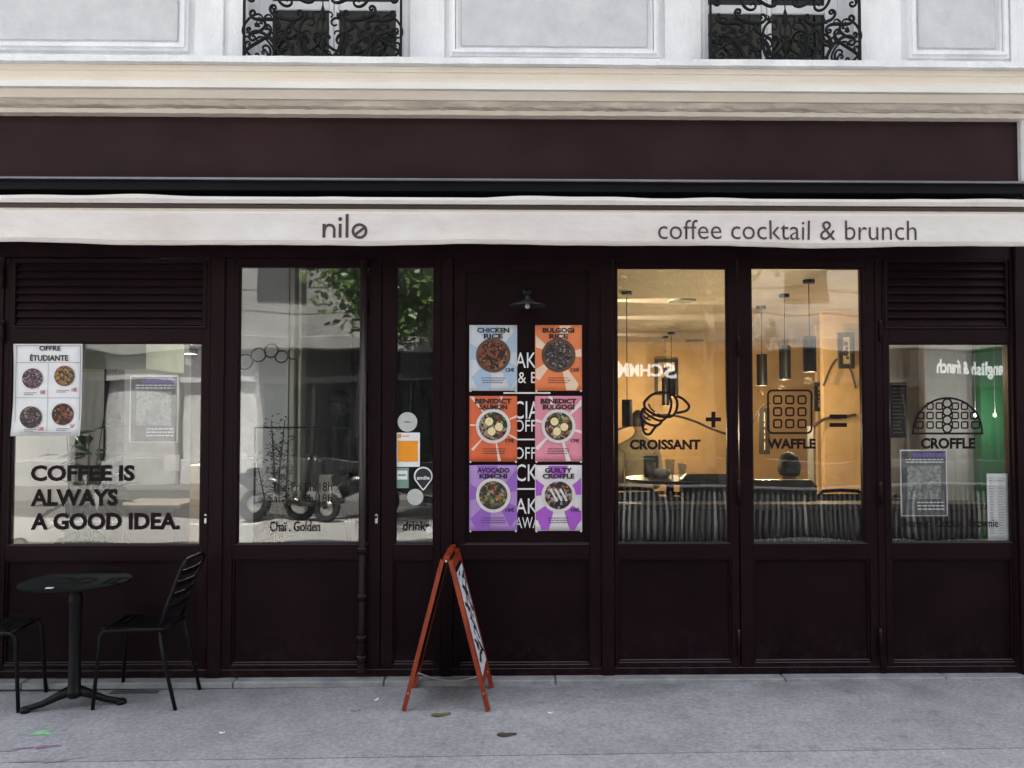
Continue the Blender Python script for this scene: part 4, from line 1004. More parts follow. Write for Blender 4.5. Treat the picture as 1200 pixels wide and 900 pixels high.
# ------------------------------------------------------------------ small things on the pavement
LEAFM = mat('dry_leaf', (.16,.17,.05), .7, .3, 60, col2=(.1,.07,.03))
def fallen_leaf(px, py, L_, a, label, m=LEAFM):
    c = GP_(px, py); z = c.z+.002
    mb = MB(); n = 7; top, bot = [], []
    for i in range(n):
        u = i/(n-1); wd_ = L_*.24*math.sin(PI*min(1, u*1.05+.03))*(1+.25*math.sin(9*u)); x = (u-.5)*L_
        for sgn, arr in ((1, top), (-1, bot)):
            X, Y = x, sgn*wd_; arr.append((c.x+X*math.cos(a)-Y*math.sin(a), c.y+X*math.sin(a)+Y*math.cos(a), z+.012*abs(u-.5)+.004*(1 if sgn > 0 else 0)))
    vt = [mb.bm.verts.new(p) for p in top]; vb = [mb.bm.verts.new(p) for p in bot]; vm = [mb.bm.verts.new(((p[0]+q[0])/2, (p[1]+q[1])/2, z)) for p, q in zip(top, bot)]
    for i in range(n-1): mb.bm.faces.new((vt[i], vt[i+1], vm[i+1], vm[i])); mb.bm.faces.new((vm[i], vm[i+1], vb[i+1], vb[i]))
    return tag(mb.build('fallen_leaf', m), label, 'leaf', 'litter lying on the pavement')
fallen_leaf(517, 838.5, .11, .25, 'olive green fallen leaf lying in front of the sandwich board')
fallen_leaf(594, 862, .1, .1, 'thin brown twig leaf lying on the pavement, nearest the long joint', mat('twig_brown', (.06,.05,.04), .8))
fallen_leaf(441, 821, .045, 1.1, 'tiny white paper shred left of the sandwich board', PAPER)
fallen_leaf(645, 836.5, .03, .1, 'tiny white paper shred right of the sandwich board', PAPER)
fallen_leaf(260, 860, .03, .1, 'tiny white shred on the pavement right of the bistro chair', PAPER)
fallen_leaf(417, 833, .05, .1, 'small pale shred on the pavement, left of the sandwich board foot', mat('pale_shred', (.3,.3,.3), .8))
def chalk(name, blobs, m):
    mb = MB()
    for k, (px, py, a, l, w_) in enumerate(blobs):
        c = GP_(px, py); pts = []; rnd = random.Random(k+int(px))
        for i in range(14):
            u = 2*PI*i/14; rj = 1+rnd.uniform(-.25,.25); X, Y = l*math.cos(u)*rj, w_*math.sin(u)*rj; pts.append((c.x+X*math.cos(a)-Y*math.sin(a), c.y+X*math.sin(a)+Y*math.cos(a), c.z+.0022+.0002*k))
        mb.poly(pts)
    return struct(name, mb, m)
chalk('green_chalk_mark', [(48,858,.9,.06,.011), (52,859,-.5,.055,.012), (46,860,.1,.03,.02)], mat('green_chalk', sat(140,205,150), .9, .1, 40))
chalk('pink_chalk_mark', [(60,875,.2,.05,.012), (50,876,.4,.03,.02), (30,877,.2,.06,.006)], mat('pink_chalk', sat(160,105,150), .9, .1, 40, col2=(.17,.12,.16)))
chalk('pale_chalk_mark', [(36,892,.1,.08,.012), (80,890,.3,.1,.008), (8,880,.1,.06,.008), (62,893,.2,.05,.008)], mat('pale_chalk', (.33,.36,.33), .9, .1, 40, col2=(.18,.18,.19)))
# iron drain strip by the wall
m = MB(); d0 = GP_(160, 807)
m.box(d0.x-.12, d0.x+.16, -.135, -.085, d0.z-.01, d0.z+.004)
struct('drain_cover', m, mat('drain_iron', (.08,.08,.085), .6, .2, 40, .6, 300))

# ------------------------------------------------------------------ inside the cafe
CEIL = 2.80; PX = at(612, 500, 0).x
WALLW = mat('interior_white', (.62,.63,.63), .8, .05, 3); WALLO = mat('interior_ochre', (.56,.39,.20), .75, .06, 2, col2=(.42,.28,.135)); CEILM = mat('interior_ceiling', (.40,.36,.30), .8, .06, 2)
struct('interior_floor', MB().box(-14.6, 14.6, .12, 8.6, -.05, .02), mat('interior_floor_wood', (.32,.23,.14), .4, .15, 4, stretch=(.4,4,1)))
struct('interior_ceiling', MB().box(PX+.1, 14.6, .105, 8.6, CEIL, 3.3), CEILM)
struct('interior_ceiling_left', MB().box(-14.6, PX, .105, 8.6, CEIL, 3.3), mat('interior_ceiling_white', (.3,.3,.29), .8, .05, 3))
struct('interior_wall_partition', MB().box(PX, PX+.1, .105, 8.6, .02, 3.0), mat('partition_taupe', (.2,.17,.14), .8, .05, 3))
xsp = at(262,500,4.2).x
struct('interior_wall_back_dark', MB().box(xsp, PX-.001, 3.2, 3.3, .02, CEIL), mat('interior_charcoal', (.05,.05,.052), .8, .1, 3))
struct('interior_wall_back_left', MB().box(-9, PX-.001, 4.2, 4.3, .02, CEIL), mat('interior_grey', (.30,.31,.32), .8, .05, 3))
struct('interior_wall_back_right', MB().box(PX+.101, 9, 8.3, 8.4, .02, CEIL), WALLO)
struct('interior_wall_left', MB().box(-4.9, -4.8, .105, 4.2, .02, CEIL), WALLW)
xw = at(1085, 500, 1.4).x
struct('interior_wall_nib', MB().box(xw, at(1149,500,1.4).x, 1.4, 1.5, .02, CEIL), mat('nib_grey', (.5,.5,.49), .8, .05, 3))
struct('interior_wall_right', MB().box(at(1024,500,1.6).x, xw+.1, 1.6, 1.68, .02, CEIL), mat('nib_taupe', (.33,.29,.24), .8, .05, 3))
struct('interior_wall_green', MB().box(at(1150,500,1.2).x, at(1150,500,1.2).x+2.4, 1.2, 1.3, .02, CEIL), mat('green_wall', (.02,.135,.05), .6, .06, 3))
struct('interior_soffit', MB().box(PX+.11, 4.5, .3, .9, 2.62, CEIL-.002), CEILM) if False else None
# pale wall return right behind the entrance door and a cream beam behind the left window
a_ = at(262, 400, .7).x; b_ = at(338, 400, .7).x
struct('interior_wall_return', MB().box(a_, b_, .70, .82, .02, CEIL), mat('return_white', (.80,.81,.83), .7, .04, 3))
m = MB(); m.box(b_+.02, b_+.05, .66, .80, .02, CEIL, .004); m.box(b_+.08, b_+.10, .66, .80, .02, CEIL, .004)
struct('interior_pillar', m, mat('pillar_trim', (.72,.68,.58), .5, .05, 3))
struct('interior_beam', MB().box(-4.7, at(185,420,.9).x, .7, 1.4, at(100,432,.7).z, CEIL-.002), mat('beam_cream', (.5,.53,.44), .8, .05, 3))
struct('interior_spot_block', MB().box(b_-.1, b_, .821, 3.2, .02, CEIL), WALLW)  # added wall that keeps the ceiling spot off the figure behind the door
# dark dado and bench at the back left
struct('interior_wall_dado', MB().box(-4.8, PX-.001, 4.16, 4.199, .02, at(180,575,4.1).z), mat('dado_dark', (.03,.03,.032), .6, .1, 3))

def pendant(px, pyb, Y, pyt, pyl, rad, label, warm=True, lit=True, power=26, lc=(1,.74,.42)):
    p = at(px, pyl, Y); zt1 = at(px, pyt, Y).z
    t = thing('pendant_lamp', label, 'lamp', (p.x, Y, p.z), 'black cylinder pendant lamps')
    MB().lathe((p.x, Y, 0), [(0,zt1),(rad,zt1-.002),(rad,p.z),(rad*.8,p.z),(rad*.8,p.z+.02),(0,p.z+.02)][::-1], 20).build('lamp_shade', BLACK, t)
    MB().tube([(p.x, Y, zt1), (p.x, Y, CEIL-.02)], .004, 6).build('cord', BLACK, t)
    MB().lathe((p.x, Y, CEIL), [(0,-.03),(.05,-.03),(.05,-.001),(0,-.001)], 18).build('ceiling_rose', BLACK, t)
    MB().lathe((p.x, Y, p.z), [(0,.004),(rad*.7,.004),(rad*.7,.012),(0,.012)], 16).build('bulb', BULB, t)
    if lit:
        ld = bpy.data.lights.new('lamp_light', 'POINT'); ld.energy = power; ld.color = lc; ld.shadow_soft_size = .03
        lo = bpy.data.objects.new('lamp_light', ld); COL.objects.link(lo); lo.parent = t; lo.matrix_parent_inverse = Matrix.Translation(-Vector(t['at'])); lo.location = (p.x, Y, p.z-.05)
BULB = emit('lit_bulb', (1,.85,.6), 6)
def yc_for(py):                                            # depth where the ceiling shows at row py
    d = CR @ Vector((0, (450-py)/FPX, -1)); return CAMY+(CEIL-CAMZ)/d.z*d.y
for px, pyt, pyb, pc, lab in ((949, 394, 436, 327, 'black cylinder pendant lamp hanging nearest, right of the waffle drawing top'), (920, 405, 445, 344, 'black cylinder pendant lamp, middle of three above the waffle drawing'), (893, 415, 452, 358, 'black cylinder pendant lamp, left of three above the waffle drawing'),
        (787, 435, 465, 389, 'small far pendant lamp seen over the croissant drawing, right of the pair'), (780, 444, 475, 405, 'small far pendant lamp seen over the croissant drawing, left of the pair')):
    Y = yc_for(pc); 
    if Y > 7.6: Y = 7.2
    pendant(px, pc, Y, pyt, pyb, .055, lab, power=12)
pendant(735, 300, 2.6, 468, 500, .05, 'dim pendant lamp at the left edge of the croissant pane', power=10)
pendant(222, 300, 1.6, 405, 415, .06, 'short black ceiling spot inside the wide left window', power=22, lc=(1,.93,.82))
for px, py, lab in ((799, 351, 'grey round ceiling speaker nearest the croissant pane'), (814, 398, 'grey round ceiling speaker deeper inside the room')):
    Y = yc_for(py); p = at(px, py, Y)
    tag(MB().lathe((p.x, Y, CEIL), [(0,-.02),(.13,-.02),(.14,-.015),(.14,-.001),(0,-.001)], 28).build('ceiling_speaker', mat('speaker_grey', (.16,.15,.14), .7)), lab, 'speaker', 'round ceiling speakers')
# strips of light on the ceiling
for Y, lab in ((yc_for(352), 'small wall spot throwing the nearest streak over the ceiling'), (yc_for(372), 'small wall spot throwing the middle streak over the ceiling'), (yc_for(392), 'small wall spot throwing the farthest streak over the ceiling')):
    t = thing('wall_spot', lab, 'lamp', (PX+.1, Y, CEIL-.16), 'wall spots under the warm ceiling')
    MB().box(PX+.101, PX+.14, Y-.03, Y+.03, CEIL-.2, CEIL-.12, .004).build('mount', BLACK, t); MB().tube([(PX+.14, Y, CEIL-.16), (PX+.24, Y, CEIL-.15)], .03, 14).build('lamp_shade', BLACK, t)
    MB().lathe((PX+.16, Y, CEIL-.152), [(0,-.001),(.02,-.001),(.02,.001),(0,.001)], 10).build('bulb', BULB, t)
    ld = bpy.data.lights.new('spot_light', 'SPOT'); ld.energy = 150; ld.color = (1,.8,.55); ld.spot_size = math.radians(22); ld.spot_blend = .6; ld.shadow_soft_size = .02
    lo = bpy.data.objects.new('spot_light', ld); COL.objects.link(lo); lo.parent = t; lo.matrix_parent_inverse = Matrix.Translation(-Vector(t['at'])); lo.location = (PX+.26, Y, CEIL-.15)
    lo.rotation_euler = Vector((1, 0, .07)).to_track_quat('-Z', 'Y').to_euler()

# pictures and the waved line on the ochre wall
BLF = mat('picture_frame_black', (.02,.018,.016), .4)
def picture(a, b, c, d, Y, label, art=0):
    x0, x1, z0, z1 = R(a, b, c, d, Y); t = thing('framed_picture', label, 'picture', ((x0+x1)/2, Y, z0), 'black framed pictures in the warm room')
    m = MB(); rails(m, x0, x1, z0, z1, x0+.05, x1-.05, z0+.05, z1-.05, Y-.04, Y, .004); m.build('frame', BLF, t)
    MB().box(x0+.05, x1-.05, Y-.02, Y-.001, z0+.05, z1-.05).build('mount', mat('mount_cream', (.6,.48,.33), .7), t)
    m = MB(); rnd = random.Random(int(a))
    for k in range(4):
        cx = x0+(x1-x0)*rnd.uniform(.4,.6); cz = z0+(z1-z0)*(.3+.13*k); m.disc((cx, cz), (x1-x0)*rnd.uniform(.1,.2), 9, Y-.024-.001*k)
    m.build('artwork', mat('art_dark', (.05,.035,.03), .7), t)
picture(767, 421, 794, 463, 8.28, 'black framed picture far behind the croissant drawing')
picture(889, 478, 901, 532, 4.2, 'narrow black framed picture left of the waffle drawing')
picture(981, 390, 1000, 432, 3.9, 'black framed picture high up behind the right side of the waffle pane')
picture(953, 448, 964, 482, 5.5, 'small black framed picture behind the right edge of the waffle drawing')
# side wall carrying the nearer pictures
struct('interior_wall_side', MB().box(at(966,500,4.1).x, 8, 4.1, 4.2, .02, CEIL), WALLO)
struct('interior_wall_side_deep', MB().box(at(942,480,6).x, at(942,480,6).x+1.6, 5.52, 5.6, .02, CEIL), WALLO)
def wave(pts, Y, label, r=.02):
    p = [at(x, y, Y) for x, y in SL(pts, 8)]; tag(MB().tube(p, r, 6).build('wall_trim', mat('dark_trim', (.05,.03,.02), .6), smooth=True), label, 'trim', 'dark curved lines along the ochre wall')
wave([(715,506),(740,498),(765,487),(790,487),(812,493),(835,503),(856,510)], 8.27, 'dark curved line on the ochre wall behind the croissant lettering')
wave([(880,502),(884,490),(893,476),(903,472)], 4.15, 'thin curved dark branch line left of the waffle drawing', .010)
wave([(947,507),(958,496),(970,490),(985,489),(1003,486)], 4.05, 'dark curved line running into the equals sign', .018)
wave([(965,452),(975,428),(985,420),(996,432),(1003,455)], 4.02, 'tall arched dark line near the right edge of the waffle pane', .012)
# tall wall lamp stand grey post
p0, p1 = at(951, 560, 2.5), at(951, 500, 2.5)
for px, lab in ((1143, 'tiny lit bulb hanging left in the croffle window'), (1166, 'tiny lit bulb hanging right in the croffle window')):
    p = at(px, 487, 1.0); t = thing('bare_bulb', lab, 'lamp', tuple(p), 'bare bulbs in the croffle window')
    MB().tube([p+Vector((0,0,.02)), (p.x, p.y, CEIL-.002)], .0015, 5).build('cord', mat('cord_grey', (.3,.3,.3), .6), t); MB().lathe(p, [(0,-.011),(.009,-.006),(.011,0),(.008,.012),(0,.02)], 12).build('bulb', emit('white_bulb', (1,.97,.92), 2.5), t, True)
    ld = bpy.data.lights.new('lamp_light', 'POINT'); ld.energy = .8; ld.color = (1,.95,.88); ld.shadow_soft_size = .02
    lo = bpy.data.objects.new('lamp_light', ld); COL.objects.link(lo); lo.parent = t; lo.matrix_parent_inverse = Matrix.Translation(-Vector(t['at'])); lo.location = (p.x, p.y-.03, p.z)
# black notice board in the croffle window
x0, x1, z0, z1 = R(1043, 448, 1063, 513, 1.1)
nb = thing('notice_board', 'tall narrow black notice board inside the croffle window', 'board', ((x0+x1)/2, 1.1, z0))
MB().box(x0, x1, 1.1, 1.13, z0, z1, .003).build('panel', BLACKM, nb)
m = MB(); rnd = random.Random(2)
for k in range(13):
    zz = z1-.05-k*.028; m.quad((x0+.02,1.098,zz), (x0+.02+rnd.uniform(.05,.1),1.098,zz), (x0+.02+rnd.uniform(.05,.1),1.098,zz+.006), (x0+.02,1.098,zz+.006))
m.build('chalk_lines', mat('chalk_grey', (.15,.14,.14), .9), nb)

# fluted low counter along the right-hand windows
cx0, cx1 = at(722, 600, .55).x, at(1149, 600, .55).x; ctop = at(900, 590, .55).z
ct = thing('fluted_counter', 'low fluted grey counter with dark top running behind the right windows', 'counter', ((cx0+cx1)/2, .6, .02))
MB().box(cx0, cx1, .58, .66, .02, ctop-.04).build('counter_body', BLACKM, ct)
MB().box(cx0-.02, cx1+.02, .5, .72, ctop-.038, ctop, .006).build('counter_top', mat('counter_top', (.03,.03,.03), .6, spec=.2), ct)
m = MB(); x = cx0+.01; rnd = random.Random(5)
while x < cx1-.03:
    w_ = .017; y_ = .578+rnd.uniform(-.004,.004); m.lathe((x+w_/2, y_, 0), [(0,.03),(w_/2,.03),(w_/2,ctop-.04),(0,ctop-.04)], 8); x += .047
m.build('fluting', mat('flute_grey', (.075,.077,.08), .4, .5, 7, col2=(.008,.008,.009), stretch=(1,1,.3)), ct, False, 'stuff')
for px, top, Y, lab in ((742, 572, .86, 'dark cafe chair back at the left end behind the fluted counter'), (776, 577, .9, 'dark cafe chair back under the round cafe table in the croissant pane'), (985, 574, .9, 'dark cafe chair back at the right edge of the waffle pane'), (1068, 580, .86, 'dark cafe chair back below the event poster in the croffle window')):
    c = at(px, top, Y); t = thing('cafe_chair', lab, 'chair', (c.x, Y, .02), 'dark cafe chairs behind the counter'); h = c.z
    MB().tube([(c.x-.19, Y+.03, .5), (c.x-.19, Y, h-.07), (c.x-.13, Y, h-.01), (c.x, Y-.02, h), (c.x+.13, Y, h-.01), (c.x+.19, Y, h-.07), (c.x+.19, Y+.03, .5)], .014, 8).build('back_frame', BLACKM, t, True)
    MB().box(c.x-.17, c.x+.17, Y-.01, Y+.012, h-.24, h-.03, .01).build('backrest', BLACKM, t); MB().box(c.x-.2, c.x+.2, Y, Y+.42, .46, .5, .015).build('seat', BLACKM, t)
    for ax in (-.18, .16):
        for ay in (.02, .38): MB().box(c.x+ax, c.x+ax+.02, Y+ay, Y+ay+.02, .02, .459).build('leg', BLACKM, t)
# banquette and small things on tables
def sofa(a, b, top, Y, label):
    x0, x1, z0, z1 = R(a, top, b, 600, Y); t = thing('banquette', label, 'seat', ((x0+x1)/2, Y, .02), 'black banquettes')
    MB().box(x0, x1, Y, Y+.14, .4, z1, .04).build('backrest', mat('black_leather', (.016,.018,.018), .35, .2, 5, .1, 40), t)
    MB().box(x0, x1, Y+.142, Y+.62, .3, .47, .03).build('seat', MATS['black_leather'], t)
    MB().box(x0+.03, x1-.03, Y+.04, Y+.58, .02, .3).build('plinth', BLACKM, t)
sofa(800, 876, 556, 1.0, 'black leather banquette behind the right half of the croissant pane')
sofa(874, 960, 563, .80, 'black leather banquette behind the waffle pane')
p = at(785, 560, 1.3)
tt = thing('cafe_table', 'small round dark cafe table with glassware just inside the croissant pane', 'table', (p.x, 1.3, .02))
MB().lathe((p.x, 1.3, p.z), [(0,-.025),(.34,-.025),(.35,-.01),(.34,0),(0,0)], 32).build('tabletop', mat('table_dark', (.02,.02,.02), .45, spec=.3), tt)
MB().lathe((p.x, 1.3, 0), [(.2,.02),(.2,.035),(.03,.05),(.03,p.z-.026),(0,p.z-.026)], 20).build('pedestal', BLACK, tt)
GW = glass_mat('drinking_glass', .15, (.85,.87,.87), .1)
for k, (dx, dy, lab) in enumerate(((-.02,-.1,'tall drinking glass at the middle of the round cafe table'), (.1,.02,'drinking glass at the right of the round cafe table'), (-.14,.03,'drinking glass at the left of the round cafe table'))):
    h = (.15,.11,.12)[k]; o = MB().lathe((p.x+dx, 1.3+dy, p.z), [(.0,.001),(.028,.001),(.036,h),(.033,h),(.026,.01),(0,.01)], 20).build('drinking_glass', GW, None, True); tag(o, lab, 'glass', 'glasses on the cafe table')
tag(MB().lathe((p.x-.05, 1.35, p.z), [(0,0),(.05,0),(.07,.03),(.065,.06),(.02,.075),(0,.08)], 20).build('sugar_bowl', mat('white_china', (.75,.75,.75), .3), None, True), 'white lidded sugar bowl among the glasses on the cafe table', 'bowl')
x0, x1, z0, z1 = R(752, 537, 769, 561, 1.5)
sc_ = thing('card_terminal', 'grey upright screen standing left on the round cafe table', 'screen', ((x0+x1)/2, 1.4, z0))
MB().box(x0, x1, 1.4, 1.42, p.z, p.z+.17, .004).build('screen', mat('screen_grey', (.09,.11,.11), .3), sc_); MB().box(x0+.03, x1-.03, 1.38, 1.46, p.z-.0, p.z+.008).build('foot', BLACK, sc_)
# grey standing post by the waffle pane
tag(MB().box(at(948,540,2.2).x, at(954,540,2.2).x, 2.2, 2.24, .02, at(950,500,2.2).z, .004).build('steel_post', mat('steel_grey', (.4,.4,.4), .4)), 'slim grey steel post behind the waffle pane', 'post')

# left room: black post, plants, chairs
xa, xb = at(121,500,.75).x, at(138,500,.75).x
tag(MB().box(xa, xb, .75, .85, .02, 2.30, .004).build('steel_column', BLACKM), 'black square column behind the wide left window', 'column')
def plant(cx, cy, pot_r, pot_h, h, n, ls, m, label, seed, potm, spread=.2, dark=False):
    t = thing('potted_plant', label, 'plant', (cx, cy, .02)); rnd = random.Random(seed)
    MB().lathe((cx, cy, .02), [(0,0),(pot_r*.75,0),(pot_r,pot_h),(pot_r*.92,pot_h),(pot_r*.88,pot_h-.03),(0,pot_h-.03)], 20).build('pot', potm, t, True)
    sm = MB(); lf = MB()
    for k in range(6):
        a = rnd.uniform(0, 2*PI); sp_ = spread*rnd.uniform(.2,1); top = Vector((cx+sp_*math.cos(a), cy+sp_*math.sin(a)*.6, h*rnd.uniform(.75,1)))
        b0 = Vector((cx, cy, pot_h)); mid = b0.lerp(top, .5)+Vector((rnd.uniform(-.04,.04), 0, .05)); pts = [b0, mid, top]; sm.tube(pts, [.01,.007,.003], 6)
        for i in range(n//6):
            u = rnd.uniform(.35, 1.02); q = (b0.lerp(mid, u*2) if u < .5 else mid.lerp(top, u*2-1)); al = rnd.uniform(0, 2*PI); el = rnd.uniform(-.5,.9)
            d = Vector((math.cos(al)*math.cos(el), math.sin(al)*math.cos(el), math.sin(el))); s_ = d.cross(Vector((0,0,1))).normalized(); L_ = ls*rnd.uniform(.6,1.2); base = q+d*rnd.uniform(0,.05)
            up = Vector((0,0,1)); lf.quad(base, base+d*L_*.5+s_*L_*.2+up*L_*.05, base+d*L_-up*L_*.15, base+d*L_*.5-s_*L_*.2+up*L_*.05)
    sm.build('stem', mat('plant_stem', (.1,.07,.04), .8), t, True); lf.build('foliage', m, t, kind='stuff')
plant((xa+xb)/2-.08, .6, .13, .3, 1.62, 70, .22, mat('deep_green_leaf', (.03,.09,.05), .45, .3, 9), 'dark leafy green pot plant in front of the black column', 4, BLACKM, .15)
plant(at(325,560,.42).x, .42, .14, .32, 1.72, 620, .042, mat('olive_leaf', (.12,.14,.08), .6, .3, 9), 'pale olive tree in a pot just inside the entrance door', 9, mat('pot_grey', (.2,.2,.2), .8), .3)
# seating and counter in left room
x0, x1, z0, z1 = R(138, 590, 215, 612, 1.6)
bt = thing('bench_table', 'pale bench table with dark edge inside the wide left window', 'table', ((x0+x1)/2, 1.7, .02))
MB().box(x0, x1, 1.5, 2.0, z1-.03, z1, .004).build('tabletop', mat('pale_wood', (.22,.2,.17), .6), bt)
for xx in (x0+.05, x1-.08): MB().box(xx, xx+.03, 1.6, 1.63, .02, z1-.031).build('leg', BLACK, bt)
x0, x1, z0, z1 = R(222, 545, 243, 590, 1.5)
tag(MB().box(x0, x1, 1.5, 1.85, .02, z1, .006).build('wooden_box', mat('light_wood', (.5,.36,.2), .5, .15, 8)), 'light wooden box at the right end inside the wide left window', 'box')
x0, x1, z0, z1 = R(192, 533, 210, 552, 1.5)
tag(MB().box(x0, x1, 1.5, 1.505, z0, z1).build('paper_card', PAPER), 'white card standing inside the wide left window below the grey event poster', 'card')
# black frames and hanging rings behind the entrance door
picture(318, 423, 350, 480, 3.19, 'dark framed picture on the grey wall behind the entrance door')
m = MB()
pts_r = [(287,424,9), (303,416,8), (318,411,8), (330,418,7), (344,414,7)]
for k, (px, py, r_) in enumerate(pts_r):
    c = at(px, py, .5); rad = r_/172; tl = .5 if k % 2 else -.2
    m.tube([(c.x+rad*math.cos(u), .5+.3*rad*math.sin(u+tl), c.z+rad*math.sin(u)) for u in [2*PI*i/20 for i in range(20)]], .006, 6, closed=True)
tag(m.build('ring_garland', mat('ring_grey', (.12,.12,.12), .5), None, True), 'grey chain of rings hanging inside the entrance door', 'garland')
x0, x1, z0, z1 = R(375, 556, 390, 588, .6)
tag(MB().box(x0, x1, .56, .64, z0, z1, .003).build('paper_bag', mat('kraft_white', (.45,.42,.36), .8)), 'small pale paper bag on the stand behind the entrance door', 'bag')
st_ = thing('display_stand', 'dark display stand with slim frame behind the entrance door', 'stand', (at(335,600,1.0).x, 1.0, .02))
x0, x1, z0, z1 = R(297, 500, 409, 640, .55)
m = MB(); m.box(x0, x0+.012, .55, .562, .02, z1); m.box(x1-.012, x1, .55, .562, .02, z1); m.box(x0+.0125, x1-.0125, .55, .562, z1-.012, z1); m.build('frame', BLACK, st_)
zs_ = at(370, 588, .55).z
MB().box(x0+.013, x1-.013, .5, .68, zs_-.02, zs_-.001, .003).build('shelf', BLACKM, st_)
MB().box(x0+.013, x1-.013, .51, .67, .02, zs_-.021).build('cabinet', BLACKM, st_)

# ------------------------------------------------------------------ people
SKIN = mat('skin', (.30,.17,.12), .55, .08, 12); DARKC = mat('dark_clothes', (.012,.012,.014), .85, .2, 12); OLIVEC = mat('olive_clothes', (.14,.12,.085), .85, .15, 9); HAIRM = mat('dark_hair', (.012,.009,.008), .6, .3, 40)
def skin_body(name, verts, edges, radii, m, parent, root_i=0):
    me = bpy.data.meshes.new(name); me.from_pydata(verts, edges, []); o = bpy.data.objects.new(name, me); COL.objects.link(o)
    md = o.modifiers.new('s', 'SKIN'); sv_ = me.skin_vertices[0].data
    for i, r in enumerate(radii): sv_[i].radius = (r, r) if not isinstance(r, tuple) else r
    sv_[root_i].use_root = True; sb = o.modifiers.new('d', 'SUBSURF'); sb.levels = 2; sb.render_levels = 2
    dg = bpy.context.evaluated_depsgraph_get(); m2 = bpy.data.meshes.new_from_object(o.evaluated_get(dg)); bpy.data.objects.remove(o)
    m2.materials.clear(); m2.materials.append(m)
    for p_ in m2.polygons: p_.use_smooth = True
    return link(name, m2, parent)
def person(loc, rz, seated, top, label, H=1.7, cap=False, dz=0):
    """stands at the origin facing -y; z up"""
    t = thing('person', label, 'person', loc); t['at'] = (0,0,0); k = H/1.7
    hip = .92 if not seated else .50; sh = hip+.50
    V = [(0,0,hip),(0,.01,hip+.18),(0,.01,hip+.36),(0,0,sh),(0,-.01,sh+.10),(0,-.02,sh+.20)]
    Rr = [(.16,.12),(.15,.11),(.175,.12),(.13,.10),(.052,.052),(.04,.04)]; E = [(0,1),(1,2),(2,3),(3,4),(4,5)]
    for sx in (-1, 1):
        b = len(V)
        V += [(sx*.175,0,sh-.04),(sx*.215,.02,sh-.28),(sx*.20,-.16,sh-.46 if not seated else sh-.40),(sx*.17,-.24,sh-.48 if not seated else sh-.38)]
        Rr += [.075,.062,.045,.028]; E += [(3,b),(b,b+1),(b+1,b+2),(b+2,b+3)]
        c = len(V)
        if seated: V += [(sx*.1,-.02,hip-.02),(sx*.12,-.42,hip+.02),(sx*.12,-.42,.10),(sx*.12,-.45,.05),(sx*.12,-.56,.03)]
        else: V += [(sx*.1,0,hip-.06),(sx*.11,-.01,.48),(sx*.11,.01,.10),(sx*.11,-.01,.05),(sx*.12,-.14,.03)]
        Rr += [.085,.058,.042,.045,.03]; E += [(0,c),(c,c+1),(c+1,c+2),(c+2,c+3),(c+3,c+4)]
    V = [(x*k,y*k,z*k+dz) for x, y, z in V]; Rr = [tuple(q*k for q in r) if isinstance(r, tuple) else r*k for r in Rr]
    skin_body('body', V, E, Rr, top, t)
    # head with face
    hz = (sh+.255)*k+dz; hy = -.03*k
    bm_ = bmesh.new(); bmesh.ops.create_uvsphere(bm_, u_segments=28, v_segments=20, radius=1)
    for v in bm_.verts:
        x, y, z = v.co; jaw = 1-.28*max(0, -z)**1.3; X = x*.076*jaw; Y = y*.095*(1-.12*max(0,-z)); Z = z*.118
        if y < 0:
            Y += -.018*math.exp(-((x/.16)**2+((z+.12)/.2)**2))*1.0              # nose
            Y += .010*math.exp(-(((abs(x)-.38)/.16)**2+((z-.08)/.12)**2))       # eye sockets
            Y += -.004*math.exp(-((x/.3)**2+((z+.42)/.06)**2))                  # lips
            Y += -.006*math.exp(-((x/.3)**2+((z+.8)/.2)**2))                    # chin
        v.co = Vector((X*k, hy+Y*k, hz+Z*k))
    me = bpy.data.meshes.new('head'); bm_.to_mesh(me); bm_.free(); me.materials.append(SKIN)
    for p_ in me.polygons: p_.use_smooth = True
    hd = link('head', me, t)
    for sx in (-1, 1):
        MB().lathe((sx*.029*k, hy-.083*k, hz+.010*k), [(0,-.006),(.009,-.004),(.009,.004),(0,.006)], 10, 'y').build('eye', HAIRM, hd)
        MB().tube([(sx*.076*k,hy,hz+.025*k),(sx*.084*k,hy+.01,hz+.01*k),(sx*.078*k,hy,hz-.03*k)], [.008,.012,.006], 8).build('ear', SKIN, hd, True)
    MB().tube([(-.022*k,hy-.088*k,hz-.05*k),(0,hy-.094*k,hz-.051*k),(.022*k,hy-.088*k,hz-.05*k)], .004, 6).build('mouth', mat('lips', (.25,.09,.08), .5), hd, True)
    # hair: cap shell over the back and top
    bm_ = bmesh.new(); bmesh.ops.create_uvsphere(bm_, u_segments=28, v_segments=18, radius=1)
    bmesh.ops.delete(bm_, geom=[v for v in bm_.verts if (v.co.y < -.25 and v.co.z < .45) or v.co.z < -.62], context='VERTS')
    for v in bm_.verts:
        x, y, z = v.co; j = 1+.03*math.sin(31*x+17*y)*math.sin(23*z); v.co = Vector((x*.086*k*j, hy+.008*k+y*.104*k*j, hz+.012*k+z*.122*k*j))
    me = bpy.data.meshes.new('hair'); bm_.to_mesh(me); bm_.free(); me.materials.append(HAIRM)
    for p_ in me.polygons: p_.use_smooth = True
    link('hair', me, t)
    if cap:
        MB().lathe((0, hy, hz+.03*k), [(.098*k,0),(.1*k,.03*k),(.085*k,.075*k),(.05*k,.1*k),(0,.108*k)], 24).build('cap', DARKC, t, True)
        MB().box(-.065*k, .065*k, hy-.185*k, hy-.08*k, hz+.03*k, hz+.04*k, .004).build('cap_brim', DARKC, t)
